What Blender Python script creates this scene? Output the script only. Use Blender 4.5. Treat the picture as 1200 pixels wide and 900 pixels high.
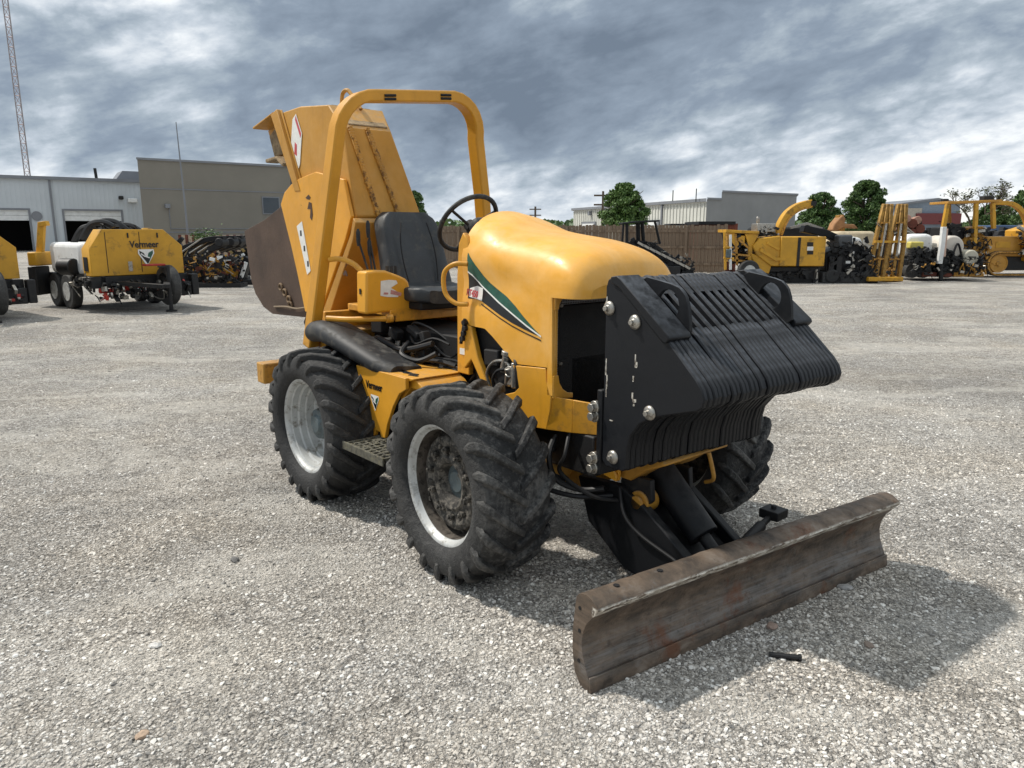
import bpy, math, random
import numpy as np
from mathutils import Vector, Matrix
from mathutils.bvhtree import BVHTree
random.seed(7); rng=np.random.default_rng(7)
R=math.radians
for o in list(bpy.data.objects): bpy.data.objects.remove(o)
scene=bpy.context.scene; COL=scene.collection

# ------------------------------------------------------------ camera
FOC=870.0; EYE=1.65; PITCH=math.atan(180/FOC)
cam=bpy.data.cameras.new('camera'); camo=bpy.data.objects.new('camera',cam); COL.objects.link(camo)
camo.location=(0,0,EYE); camo.rotation_euler=(math.pi/2-PITCH,0,0)
cam.sensor_width=36; cam.lens=36*FOC/1200; cam.clip_start=.05; cam.clip_end=4000
scene.camera=camo
cp,sp=math.cos(PITCH),math.sin(PITCH)
def ray(u,v):
    a=(u-600)/FOC; b=(450-v)/FOC
    return Vector((a,cp+b*sp,-sp+b*cp))
def at(u,v,Y):
    r=ray(u,v); t=Y/r.y; return Vector((r.x*t,Y,EYE+r.z*t))

# ------------------------------------------------------------ light
SUN=Vector((-.72,.24,1)).normalized()
sl=bpy.data.lights.new('sun','SUN'); sl.energy=2.85; sl.angle=R(2.2); sl.color=(1,.945,.86)
so=bpy.data.objects.new('sun',sl); COL.objects.link(so); so.rotation_euler=(-SUN).to_track_quat('-Z','Y').to_euler(); so.location=(-20,7,30)
scene.view_settings.view_transform='Standard'; scene.view_settings.look='None'
scene.view_settings.exposure=.46; scene.view_settings.gamma=1

class NT:
    """tiny node helper"""
    def __init__(s,tree): s.t=tree; s.n=tree.nodes; s.l=tree.links
    def new(s,typ,**kw):
        n=s.n.new(typ)
        for k,v in kw.items(): setattr(n,k,v)
        return n
    def put(s,sock,v):
        if isinstance(v,bpy.types.NodeSocket): s.l.new(v,sock)
        elif v is not None:
            if isinstance(v,(tuple,list)) and len(v)==3 and sock.type=='RGBA': v=(*v,1)
            sock.default_value=v
    def math(s,op,a,b=None,c=None,clamp=False):
        n=s.new('ShaderNodeMath',operation=op); n.use_clamp=clamp
        s.put(n.inputs[0],a)
        if b is not None: s.put(n.inputs[1],b)
        if c is not None: s.put(n.inputs[2],c)
        return n.outputs[0]
    def vec(s,op,a,b=None):
        n=s.new('ShaderNodeVectorMath',operation=op); s.put(n.inputs[0],a)
        if b is not None: s.put(n.inputs[1],b)
        return n.outputs[0]
    def mix(s,f,a,b,mode='MIX'):
        n=s.new('ShaderNodeMix',data_type='RGBA',blend_type=mode); n.clamp_factor=True
        s.put(n.inputs[0],f); s.put(n.inputs[6],a); s.put(n.inputs[7],b); return n.outputs[2]
    def noise(s,co,scale,detail=4,rough=.55,dist=0,ret='Fac'):
        n=s.new('ShaderNodeTexNoise'); s.put(n.inputs['Vector'],co); n.inputs['Scale'].default_value=scale
        n.inputs['Detail'].default_value=detail; n.inputs['Roughness'].default_value=rough; n.inputs['Distortion'].default_value=dist
        return n.outputs[0 if ret=='Fac' else 1]
    def voro(s,co,scale,feat='F1'):
        n=s.new('ShaderNodeTexVoronoi',feature=feat); s.put(n.inputs['Vector'],co); n.inputs['Scale'].default_value=scale
        return n
    def ramp(s,f,stops,interp='LINEAR'):
        n=s.new('ShaderNodeValToRGB'); cr=n.color_ramp; cr.interpolation=interp
        while len(cr.elements)<len(stops): cr.elements.new(.5)
        for e,(p,c) in zip(cr.elements,stops):
            e.position=p; e.color=(c,c,c,1) if isinstance(c,(int,float)) else (*c,1)
        s.put(n.inputs[0],f); return n.outputs[0]
    def mapr(s,v,a,b,c=0,d=1):
        n=s.new('ShaderNodeMapRange'); n.clamp=True; s.put(n.inputs[0],v)
        for i,q in enumerate((a,b,c,d)): n.inputs[i+1].default_value=q
        return n.outputs[0]

# ------------------------------------------------------------ sky (clouds over Nishita)
w=bpy.data.worlds.new('World'); scene.world=w; w.use_nodes=True
T=NT(w.node_tree); T.n.clear()
out=T.new('ShaderNodeOutputWorld'); bg=T.new('ShaderNodeBackground'); T.l.new(bg.outputs[0],out.inputs[0])
bg.inputs[1].default_value=.13
sky=T.new('ShaderNodeTexSky',sky_type='NISHITA'); sky.sun_disc=False
sky.sun_elevation=R(53); sky.sun_rotation=math.atan2(SUN.x,SUN.y)
tc=T.new('ShaderNodeTexCoord'); sep=T.new('ShaderNodeSeparateXYZ'); T.l.new(tc.outputs['Generated'],sep.inputs[0])
X,Yd,Z=sep.outputs
zc=T.math('MAXIMUM',Z,0.0)
den=T.math('ADD',zc,.11)
cx=T.math('DIVIDE',X,den); cy=T.math('DIVIDE',Yd,den)
def comb(a,b,c=0.0):
    n=T.new('ShaderNodeCombineXYZ'); T.put(n.inputs[0],a); T.put(n.inputs[1],b); T.put(n.inputs[2],c); return n.outputs[0]
# streak axis tilted so that the bands climb to the right
ax=T.math('ADD',T.math('MULTIPLY',cx,.86),T.math('MULTIPLY',cy,.5))
ay=T.math('SUBTRACT',T.math('MULTIPLY',cy,.86),T.math('MULTIPLY',cx,.5))
Zt=T.math('SUBTRACT',Z,T.math('MULTIPLY',X,.20))
P1=comb(X,Yd,T.math('MULTIPLY',Zt,2.6))
n1=T.noise(P1,1.7,6,.5,.3)
n2=T.noise(comb(T.math('MULTIPLY',X,.8),Yd,T.math('MULTIPLY',Zt,2.5)),4.3,8,.58,.35)
n3=T.noise(comb(X,Yd,T.math('MULTIPLY',Z,1.7)),13,9,.62,.35)
n4=T.noise(comb(X,Yd,T.math('MULTIPLY',Zt,2.2)),7.5,7,.55,.15)
dens=T.math('SUBTRACT',T.math('ADD',T.math('MULTIPLY',n1,.80),T.math('ADD',T.math('MULTIPLY',n2,.82),T.math('ADD',T.math('MULTIPLY',n3,.30),T.math('MULTIPLY',T.math('ABSOLUTE',T.math('SUBTRACT',n4,.5)),-.9)))),.36)
# the heavy bank straight ahead, thinning to the right and towards the horizon
d1=T.math('SUBTRACT',X,-.03); d2=T.math('SUBTRACT',Z,.15)
bank=T.math('EXPONENT',T.math('MULTIPLY',T.math('ADD',T.math('POWER',T.math('DIVIDE',d1,.34),2),T.math('POWER',T.math('DIVIDE',T.math('SUBTRACT',d2,T.math('MULTIPLY',X,.30)),.095),2)),-1))
dens=T.math('ADD',dens,T.math('MULTIPLY',bank,.085))
dens=T.math('SUBTRACT',dens,T.mapr(zc,.125,.015,0,.15))
dens=T.math('SUBTRACT',dens,T.math('MULTIPLY',T.mapr(X,.10,.55,0,.030),1.0))
cloud=T.ramp(dens,[(.30,(6.3,6.4,6.4)),(.39,(4.5,4.8,5.1)),(.47,(3.25,3.65,4.1)),(.55,(2.3,2.72,3.15)),(.65,(1.62,2.0,2.5)),(.88,(1.0,1.28,1.68))])
gap=T.mapr(dens,.36,.28,0,.25)
skyc=T.mix(gap,cloud,sky.outputs[0])
zen=T.mapr(Z,.36,.95,0,1.0); skyc=T.mix(1,skyc,T.mix(zen,(1.0,1.0,1.0),(1.98,1.86,1.68)),'MULTIPLY')
T.l.new(skyc,bg.inputs[0])

# ------------------------------------------------------------ materials
def mat(name):
    m=bpy.data.materials.new(name); m.use_nodes=True
    t=NT(m.node_tree); b=t.n['Principled BSDF']; return m,t,b
def objco(t): return t.new('ShaderNodeTexCoord').outputs['Object']
def bump(t,b,h,strength=.3,dist=.01):
    n=t.new('ShaderNodeBump'); n.inputs['Strength'].default_value=strength; n.inputs['Distance'].default_value=dist
    t.put(n.inputs['Height'],h); t.l.new(n.outputs[0],b.inputs['Normal']); return n
def simple(name,c,rough=.5,metal=0,var=.15,scale=6,bmp=0,dirt=0,dirtc=(.12,.09,.06),spec=.5,bscale=None):
    m,t,b=mat(name); co=objco(t)
    n=t.noise(co,scale,6,.6)
    f=t.mapr(n,.3,.7,1-var,1+var)
    base=t.mix(1,c,t.mix(0,f,f),'MULTIPLY')
    if dirt:
        d=t.mapr(t.noise(co,scale*1.7,8,.7,.3),.62-dirt*.25,.72-dirt*.2)
        base=t.mix(t.math('MULTIPLY',d,.85),base,dirtc)
        t.l.new(t.mapr(d,0,1,rough,min(1,rough+.35)),b.inputs['Roughness'])
    else: t.l.new(t.mapr(n,.3,.7,max(0,rough-.07),min(1,rough+.07)),b.inputs['Roughness'])
    t.l.new(base,b.inputs['Base Color']); b.inputs['Metallic'].default_value=metal
    b.inputs['Specular IOR Level'].default_value=spec
    if bmp: bump(t,b,t.noise(co,bscale or scale*12,5,.6),bmp,.004)
    return m
def paint(name,c,rough=.38,wear=.5,dust=.35,fade=0,rust=(.09,.05,.03),dustc=(.36,.31,.24),spec=.5):
    """machine paint: blotchy, chipped at the edges, dusty where it faces up"""
    m,t,b=mat(name); co=objco(t)
    n=t.noise(co,3.1,7,.62,.2); n2=t.noise(co,23,6,.65)
    base=t.mix(t.mapr(n,.32,.7,0,1),tuple(q*.86 for q in c),tuple(min(1,q*1.1) for q in c))
    if fade:
        st=t.new('ShaderNodeMapping'); t.l.new(co,st.inputs[0]); st.inputs['Scale'].default_value=(2.2,4,3)
        fz=t.mapr(t.noise(st.outputs[0],1.3,6,.6,.4),.42,.72)
        base=t.mix(t.math('MULTIPLY',fz,fade),base,(.90,.60,.27))
    b.inputs['Specular IOR Level'].default_value=spec
    geo=t.new('ShaderNodeNewGeometry')
    sepn=t.new('ShaderNodeSeparateXYZ'); t.l.new(geo.outputs['Normal'],sepn.inputs[0])
    up=t.mapr(sepn.outputs[2],.35,.9)
    dn=t.mapr(n2,.36,.62)
    df=t.math('MULTIPLY',t.math('MULTIPLY',up,dn),dust)
    base=t.mix(df,base,dustc)
    spot=t.mapr(t.noise(co,9,9,.75,.6),.69,.72)
    ed=t.mapr(geo.outputs['Pointiness'],.54,.60)
    oi_=t.new('ShaderNodeObjectInfo'); base=t.mix(1,base,t.mix(oi_.outputs['Random'],(.90,.90,.90),(1.08,1.08,1.08)),'MULTIPLY')
    chip=t.math('MULTIPLY',t.math('MAXIMUM',t.math('MULTIPLY',spot,.8),t.math('MULTIPLY',ed,t.mapr(n2,.5,.62))),wear,clamp=True)
    base=t.mix(chip,base,rust)
    strk=t.new('ShaderNodeMapping'); t.l.new(co,strk.inputs[0]); strk.inputs['Scale'].default_value=(14,14,1.2)
    gr=t.math('MULTIPLY',t.mapr(t.noise(strk.outputs[0],1.6,6,.7),.56,.78),.35*wear)
    base=t.mix(gr,base,tuple(q*.45 for q in c))
    t.l.new(base,b.inputs['Base Color'])
    rr=t.math('ADD',t.mapr(n2,.3,.7,rough-.08,rough+.12),t.math('MULTIPLY',t.math('MAXIMUM',df,chip),.4),clamp=True)
    t.l.new(rr,b.inputs['Roughness']); bump(t,b,t.math('SUBTRACT',t.noise(co,30,4,.6),t.math('MULTIPLY',chip,.6)),.12,.003)
    return m
YEL=(.70,.33,.026)
M={}
M['yellow']=paint('machine_yellow_paint',YEL,.40,.55,.25)
M['hood']=paint('hood_yellow_paint',(.76,.365,.034),.38,.35,.16,.38)
M['rough_yellow']=paint('rough_yellow_paint',(.50,.245,.03),.55,1.0,.6,.12,(.16,.085,.035))
M['far_yellow']=simple('distant_yellow_paint',(.58,.30,.02),.5,0,.2,1.5,dirt=.3,dirtc=(.2,.12,.04))
M['black']=paint('black_paint',(.0062,.0070,.0088),.5,.15,.2,0,(.05,.05,.05),(.13,.125,.12),.3)
M['weight']=paint('weight_black_paint',(.0062,.0072,.0095),.5,.2,.95,0,(.22,.22,.21),(.105,.115,.132),.35)  # grey dust, plus the slopes' lit lightness painted into the up-facing colour
M['dark']=simple('dark_grease',(.008,.008,.009),.6,0,.4,9,.3,.25,(.05,.042,.032))
M['soot']=simple('engine_grime',(.006,.006,.007),.7,0,.5,12,.5)
M['steel']=simple('bare_steel',(.42,.40,.36),.38,.85,.2,20,.1,.35,(.14,.11,.08))
M['silver']=simple('silver_rim_paint',(.50,.51,.50),.50,.25,.2,9,.1,.4,(.20,.18,.15))
M['rimdark']=simple('rusty_rim_barrel',(.10,.085,.07),.7,.2,.5,14,.4,.5,(.03,.024,.02))
M['hubdirt']=simple('muddy_hub',(.035,.032,.028),.6,.3,.7,18,.8,.6,(.22,.20,.17))
M['hubblue']=simple('hub_grey_blue',(.10,.13,.14),.5,.3,.3,12,.2,.3)
M['plastic']=simple('black_plastic',(.012,.013,.015),.58,0,.25,5,.15,.45,(.085,.08,.07))
M['seat']=simple('seat_vinyl',(.028,.033,.038),.50,0,.3,7,.35,.4,(.085,.085,.08),bscale=150)
M['hose']=simple('rubber_hose',(.007,.007,.008),.55,0,.3,8)
M['white']=simple('white_paint',(.74,.75,.74),.5,0,.1,3,0,.15,(.4,.38,.34))
M['decal_green']=simple('decal_green',(.018,.095,.062),.4,0,.35,16,0,.2,(.10,.14,.10))
M['decal_black']=simple('decal_black',(.008,.009,.010),.35,0,.3,20)
M['decal_white']=simple('decal_white',(.80,.80,.76),.4,0,.08,30)
M['decal_red']=simple('decal_red',(.55,.07,.08),.4,0,.2,30)
M['wood']=simple('mud_crust',(.30,.22,.13),.95,0,.4,18,1.0,.4,(.14,.09,.05))
M['orange']=simple('orange_paint',(.62,.14,.03),.5,0,.2,5,0,.2)
M['red']=simple('red_paint',(.40,.03,.02),.5,0,.2,5,0,.2)
M['concrete']=simple('concrete',(.36,.34,.31),.9,0,.1,5,.3)
M['glass']=simple('window_glass',(.03,.045,.06),.08,0,.1,3)
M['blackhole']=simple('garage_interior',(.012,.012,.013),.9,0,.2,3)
M['rustred']=simple('rust_red_steel',(.14,.038,.022),.8,0,.5,1.5,.3,.4,(.06,.03,.02))
M['bark']=simple('bark',(.10,.075,.055),.95,0,.35,9,.8)
M['tan_fence']=simple('tan_panel',(.42,.33,.24),.8,0,.15,2)

# rusty blade steel
m,t,b=mat('rusty_blade_steel'); co=objco(t)
mp=t.new('ShaderNodeMapping'); t.l.new(co,mp.inputs[0]); mp.inputs['Scale'].default_value=(3,.55,7)
a=t.noise(mp.outputs[0],2.2,8,.65,.3); n=t.noise(co,4,7,.65,.4); n2=t.noise(co,26,7,.7)
base=t.ramp(a,[(.30,(.034,.028,.024)),(.45,(.095,.073,.056)),(.58,(.16,.118,.086)),(.72,(.25,.205,.165))])
sb=t.new('ShaderNodeSeparateXYZ'); t.l.new(co,sb.inputs[0])
lon=t.new('ShaderNodeMapping'); t.l.new(co,lon.inputs[0]); lon.inputs['Scale'].default_value=(1.2,5,26)
sc_=t.noise(lon.outputs[0],3.0,8,.7,.2)
midz=t.math('MULTIPLY',t.mapr(sb.outputs[2],.02,.09),t.mapr(sb.outputs[2],.22,.10)); front=t.mapr(sb.outputs[1],-.07,-.05)
base=t.mix(t.math('MULTIPLY',t.math('MULTIPLY',midz,front),t.mapr(sc_,.38,.62)),base,(.20,.19,.18))
ver=t.new('ShaderNodeMapping'); t.l.new(co,ver.inputs[0]); ver.inputs['Scale'].default_value=(26,5,1.5)
base=t.mix(t.math('MULTIPLY',t.mapr(t.noise(ver.outputs[0],3.0,6,.7,.2),.60,.74),.35),base,(.24,.21,.18))
base=t.mix(t.math('MULTIPLY',t.mapr(t.math('ADD',t.math('MULTIPLY',n,.8),t.math('MULTIPLY',n2,.2)),.55,.64),.7),base,(.17,.066,.030))
base=t.mix(t.math('MULTIPLY',t.mapr(t.noise(co,7,8,.7),.60,.72),.6),base,(.20,.19,.18))
base=t.mix(t.math('MULTIPLY',t.mapr(n2,.56,.7),.45),base,(.02,.016,.014))
t.l.new(base,b.inputs['Base Color']); t.l.new(t.mapr(n2,.3,.7,.45,.8),b.inputs['Roughness']); b.inputs['Metallic'].default_value=.35
edge=t.math('MULTIPLY',t.math('MULTIPLY',t.mapr(sb.outputs[2],.304,.312),t.mapr(sb.outputs[2],.349,.342)),t.mapr(sb.outputs[1],.004,.012))
wl_=t.new('ShaderNodeMapping'); t.l.new(co,wl_.inputs[0]); wl_.inputs['Scale'].default_value=(4,10,16)
edge=t.math('MULTIPLY',edge,t.mapr(t.noise(wl_.outputs[0],3.5,9,.72,.3),.43,.50))
base=t.mix(edge,base,t.mix(t.mapr(n2,.45,.6),(.42,.38,.32),(.72,.69,.62))); t.l.new(base,b.inputs['Base Color'])
bump(t,b,t.math('ADD',n2,t.math('MULTIPLY',edge,-.5)),.5,.006); M['blade']=m
M['worn']=simple('worn_bright_edge',(.58,.55,.49),.55,.3,.25,30,.6,.62,(.13,.095,.07),bscale=60)
M['brownsteel']=simple('brown_deflector_steel',(.085,.054,.038),.72,.2,.35,3.2,.5,.35,(.10,.068,.05),bscale=40)

# tyre rubber, dusty
def rubber(name,dusty,col=(.014,.0145,.0155)):
    m,t,b=mat(name); co=objco(t); geo=t.new('ShaderNodeNewGeometry')
    n=t.noise(co,5,8,.68,.3); n2=t.noise(co,38,7,.7)
    sx_=t.new('ShaderNodeSeparateXYZ'); t.l.new(co,sx_.inputs[0]); rad=t.math('SQRT',t.math('ADD',t.math('MULTIPLY',sx_.outputs[0],sx_.outputs[0]),t.math('MULTIPLY',sx_.outputs[2],sx_.outputs[2]))); tread=t.mapr(rad,.40,.455,.28,1)
    base=t.mix(t.mapr(n,.35,.7),tuple(q*.7 for q in col),tuple(q*1.6 for q in col))
    base=t.mix(t.math('MULTIPLY',t.math('MULTIPLY',tread,.9*dusty),t.mapr(t.math('ADD',t.math('MULTIPLY',n,.5),t.math('MULTIPLY',n2,.5)),.56-.10*dusty,.68-.1*dusty)),base,(.17,.165,.155))
    ed=t.mapr(geo.outputs['Pointiness'],.51,.58)
    base=t.mix(t.math('MULTIPLY',ed,.35*dusty+.1),base,(.12,.115,.105))
    t.l.new(base,b.inputs['Base Color']); b.inputs['Roughness'].default_value=.72
    bump(t,b,t.math('ADD',t.math('ADD',n2,t.math('MULTIPLY',t.noise(co,16,5,.7),1.6*dusty)),t.noise(co,110,4,.6)),.6,.010); return m
M['rubber']=rubber('tyre_rubber',.4); M['mudrubber']=rubber('muddy_tyre_rubber',.8,(.014,.0145,.0155))

# metal mesh
m,t,b=mat('radiator_mesh'); co=objco(t)
mp=t.new('ShaderNodeMapping'); t.l.new(co,mp.inputs[0]); mp.inputs['Scale'].default_value=(0,1,1)
v=t.voro(mp.outputs[0],85); v.inputs['Randomness'].default_value=.1
hole=t.mapr(v.outputs['Distance'],.30,.42)
t.l.new(t.mix(hole,(.0015,.0015,.0015),(.26,.27,.29)),b.inputs['Base Color']); b.inputs['Roughness'].default_value=.45
bump(t,b,hole,.6,.003); M['mesh']=m

# corrugated/ribbed wall sheets get real ribs; this is only the coat
M['metalwall']=simple('white_metal_siding',(.56,.60,.63),.5,.1,.07,.4)
M['whitewall']=simple('offwhite_metal_siding',(.60,.60,.55),.55,.05,.07,.3)
M['greytrim']=simple('grey_trim',(.20,.21,.23),.5,.1,.1,1)
def blockmat(name,c):
    m,t,b=mat(name); co=objco(t); 
    n=t.noise(co,.35,5,.6); t.l.new(t.mix(t.mapr(n,.3,.7),tuple(q*.9 for q in c),tuple(q*1.08 for q in c)),b.inputs['Base Color'])
    b.inputs['Roughness'].default_value=.9; bump(t,b,t.noise(co,8,4,.6),.2,.01); return m
M['tan']=blockmat('tan_grey_stucco',(.215,.20,.17)); M['greyblock']=blockmat('grey_block',(.235,.24,.24))
# fence wood
m,t,b=mat('weathered_wood'); co=objco(t)
mp=t.new('ShaderNodeMapping'); t.l.new(co,mp.inputs[0]); mp.inputs['Scale'].default_value=(7,7,.25)
n=t.noise(mp.outputs[0],1.1,5,.6); t.l.new(t.ramp(n,[(.3,(.11,.075,.052)),(.5,(.20,.145,.10)),(.7,(.29,.22,.155))]),b.inputs['Base Color']); b.inputs['Roughness'].default_value=.9
M['fence']=m

# leaves
def leafmat(name,c1,c2):
    m,t,b=mat(name); oi=t.new('ShaderNodeNewGeometry'); f=oi.outputs['Random Per Island']
    t.l.new(t.mix(f,c1,c2),b.inputs['Base Color']); b.inputs['Roughness'].default_value=.6
    b.inputs['Subsurface Weight'].default_value=0; return m
M['leaf']=leafmat('leaf_green',(.042,.095,.018),(.13,.22,.05))
M['leaf2']=leafmat('leaf_dark_green',(.036,.080,.020),(.10,.175,.042))
M['leaf3']=leafmat('sparse_olive_leaf',(.05,.06,.025),(.11,.12,.055))

# gravel
def gravel_colour(t,co,rnd):
    c=t.ramp(rnd,[(0,(.14,.135,.13)),(.15,(.26,.245,.225)),(.38,(.385,.36,.325)),(.62,(.49,.46,.42)),(.82,(.59,.565,.53)),(1,(.74,.73,.70))])
    big=t.noise(co,.45,7,.62,.5)
    f=t.mapr(big,.36,.66,.93,1.40)
    c=t.mix(1,c,t.mix(0,f,f),'MULTIPLY')
    warm=t.mapr(t.noise(co,.9,5,.6,.2),.42,.68)
    return t.mix(t.math('MULTIPLY',warm,.26+.16),c,t.mix(1,c,(1.07,.97,.82),'MULTIPLY'))
m,t,b=mat('gravel'); geo=t.new('ShaderNodeNewGeometry'); co=geo.outputs['Position']
dist=t.new('ShaderNodeCameraData').outputs['View Distance'] if False else None
wco=t.vec('ADD',co,t.vec('SCALE',t.noise(co,30,3,.5,0,'Color'),None)) if False else co
v1=t.voro(wco,74); v2=t.voro(wco,160); v3=t.voro(wco,30)
s1=t.new('ShaderNodeSeparateColor'); t.l.new(v1.outputs['Color'],s1.inputs[0])
s2=t.new('ShaderNodeSeparateColor'); t.l.new(v2.outputs['Color'],s2.inputs[0])
s3=t.new('ShaderNodeSeparateColor'); t.l.new(v3.outputs['Color'],s3.inputs[0])
rr=t.math('ADD',t.math('MULTIPLY',s1.outputs[0],.5),t.math('ADD',t.math('MULTIPLY',s2.outputs[1],.30),t.math('MULTIPLY',s3.outputs[2],.2)))
rr=t.mapr(rr,.12,.88)
base=gravel_colour(t,co,rr)
pco=t.vec('MULTIPLY',co,(.6,1.25,1)); patch=t.noise(pco,.95,7,.64,.6)
dustf=t.mapr(patch,.49,.60)
mid=t.noise(co,11,5,.7); fine=t.noise(co,160,4,.7)
dustc=t.mix(t.mapr(t.math('ADD',t.math('MULTIPLY',mid,.4),t.math('MULTIPLY',fine,.6)),.35,.65),(.50,.47,.42),(.73,.695,.63))
base=t.mix(t.math('MULTIPLY',dustf,.55),base,dustc)
grain=t.noise(co,9,9,.86,.2); gf=t.mapr(grain,.33,.67,.64,1.40); base=t.mix(1,base,t.mix(0,gf,gf),'MULTIPLY')
gap1=t.mapr(v1.outputs['Distance'],.34,.62); 
base=t.mix(t.math('MULTIPLY',t.math('MULTIPLY',gap1,.55),t.mapr(dustf,0,1,1,.45)),base,(.10,.092,.082))
t.l.new(base,b.inputs['Base Color']); b.inputs['Roughness'].default_value=.92; b.inputs['Specular IOR Level'].default_value=.25
h=t.math('SUBTRACT',t.math('MULTIPLY',s1.outputs[1],.8),t.math('MULTIPLY',v1.outputs['Distance'],1.3))
h=t.math('ADD',h,t.math('SUBTRACT',t.math('MULTIPLY',s2.outputs[0],.4),t.math('MULTIPLY',v2.outputs['Distance'],.7)))
h=t.math('ADD',h,t.math('MULTIPLY',s3.outputs[0],.6))
bump(t,b,h,.85,.012); M['gravel']=m
m,t,b=mat('gravel_stone'); geo=t.new('ShaderNodeNewGeometry'); oi=t.new('ShaderNodeObjectInfo')
c=gravel_colour(t,geo.outputs['Position'],oi.outputs['Random'])
c=t.mix(t.mapr(t.noise(geo.outputs['Position'],120,3,.6),.4,.7,0,.35),c,(.60,.58,.545))
t.l.new(c,b.inputs['Base Color']); b.inputs['Roughness'].default_value=.88; b.inputs['Specular IOR Level'].default_value=.25; M['stone']=m

# ------------------------------------------------------------ mesh helpers
SPLIT={'side_panel','bracket_bolt','worn_edge','dried_mud','drilled_hole','blade_arm','grille_frame','grille_screw','front_frame','pivot_bracket','bolt_slot','worn_grip_tape','roll_bar_mount','step_bracket','control_lever','roof_antenna','label','wall_light','sticker_print','stabiliser','worn_sticker','wheel_axle','work_light','grille_surround','windscreen_sticker','track','platform_tube','scraped_paint'}
class MB:
    def __init__(s): s.v=[]; s.f=[]; s.mi=[]; s.cur=0
    def add(s,vs,fs):
        k=len(s.v); s.v+= [tuple(p) for p in vs]; s.f+=[tuple(i+k for i in f) for f in fs]; s.mi+=[s.cur]*len(fs); return s
    def box(s,c,d,rot=None):
        c=Vector(c); h=[q/2 for q in d]; vs=[]
        for i in (-1,1):
            for j in (-1,1):
                for k in (-1,1):
                    p=Vector((i*h[0],j*h[1],k*h[2]))
                    if rot is not None: p=rot@p
                    vs.append(c+p)
        return s.add(vs,[(0,1,3,2),(4,6,7,5),(0,4,5,1),(2,3,7,6),(0,2,6,4),(1,5,7,3)])
    def b2(s,a,b): return s.box([(p+q)/2 for p,q in zip(a,b)],[abs(q-p) for p,q in zip(a,b)])
    def prism(s,poly,a,b,axis='y',polyb=None):
        def P(q,h):
            return {'y':(q[0],h,q[1]),'x':(h,q[0],q[1]),'z':(q[0],q[1],h)}[axis]
        n=len(poly); pb=polyb or poly
        vs=[P(q,a) for q in poly]+[P(q,b) for q in pb]
        fs=[tuple(range(n)),tuple(range(2*n-1,n-1,-1))]+[(i,i+n,(i+1)%n+n,(i+1)%n) for i in range(n)]
        return s.add(vs,fs)
    def tube(s,pts,r,seg=10,closed=False,cap=True):
        pts=[Vector(p) for p in pts]; n=len(pts); rs=r if isinstance(r,(list,tuple)) else [r]*n
        prev=None; vs=[]
        for i in range(n):
            if closed: d=(pts[(i+1)%n]-pts[i-1]).normalized()
            else: d=(pts[min(i+1,n-1)]-pts[max(i-1,0)]).normalized()
            if prev is None:
                up=Vector((0,0,1)) if abs(d.z)<.9 else Vector((1,0,0)); x=d.cross(up).normalized()
            else: x=(prev-d*prev.dot(d)).normalized()
            prev=x; y=d.cross(x)
            for k in range(seg):
                a=2*math.pi*k/seg; vs.append(pts[i]+(x*math.cos(a)+y*math.sin(a))*rs[i])
        fs=[]
        for i in range(n if closed else n-1):
            for k in range(seg):
                a=i*seg+k; b=i*seg+(k+1)%seg; j=(i+1)%n
                fs.append((a,b,j*seg+(k+1)%seg,j*seg+k))
        if cap and not closed: fs+= [tuple(range(seg-1,-1,-1)),tuple(range((n-1)*seg,n*seg))]
        return s.add(vs,fs)
    def cyl(s,a,b,r,seg=16,r2=None): return s.tube([a,b],[r,r if r2 is None else r2],seg)
    def sweep(s,pts,w,h,xdir):
        """rectangular bar, w along xdir, h across"""
        pts=[Vector(p) for p in pts]; n=len(pts); xd=Vector(xdir).normalized(); vs=[]
        for i in range(n):
            d=(pts[min(i+1,n-1)]-pts[max(i-1,0)]).normalized(); x=(xd-d*xd.dot(d)).normalized(); y=d.cross(x)
            for a,b in ((-1,-1),(1,-1),(1,1),(-1,1)): vs.append(pts[i]+x*a*w/2+y*b*h/2)
        fs=[(3,2,1,0),tuple(range(4*n-4,4*n))]
        for i in range(n-1):
            for k in range(4): fs.append((i*4+k,i*4+(k+1)%4,i*4+4+(k+1)%4,i*4+4+k))
        return s.add(vs,fs)
    def lathe(s,prof,c=(0,0,0),axis='y',seg=48,closed=False):
        """prof: (radius, height)"""
        vs=[];n=len(prof)
        for k in range(seg):
            a=2*math.pi*k/seg
            for r,h in prof:
                ca,sa=r*math.cos(a),r*math.sin(a)
                p={'y':(ca,h,sa),'x':(h,ca,sa),'z':(ca,sa,h)}[axis]; vs.append((p[0]+c[0],p[1]+c[1],p[2]+c[2]))
        fs=[]
        for k in range(seg):
            k2=(k+1)%seg
            for i in range(n if closed else n-1):
                j=(i+1)%n; fs.append((k*n+i,k*n+j,k2*n+j,k2*n+i))
        return s.add(vs,fs)
    def grid(s,rows,closed=False):
        n=len(rows[0]); vs=[p for r in rows for p in r]; fs=[]
        for i in range(len(rows)-1):
            for j in range(n-1): fs.append((i*n+j,i*n+j+1,(i+1)*n+j+1,(i+1)*n+j))
        return s.add(vs,fs)
    def build(s,name,mt,parent=None,bevel=0,smooth=35,seg=2,solid=0):
        if name in SPLIT:
            comps=s.parts()
            if 1<len(comps)<=60:
                os=[c.build(name,mt,parent,bevel,smooth,seg,solid) if False else c._b(name,mt,parent,bevel,smooth,seg,solid) for c in comps]; return os[0]
        return s._b(name,mt,parent,bevel,smooth,seg,solid)
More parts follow.
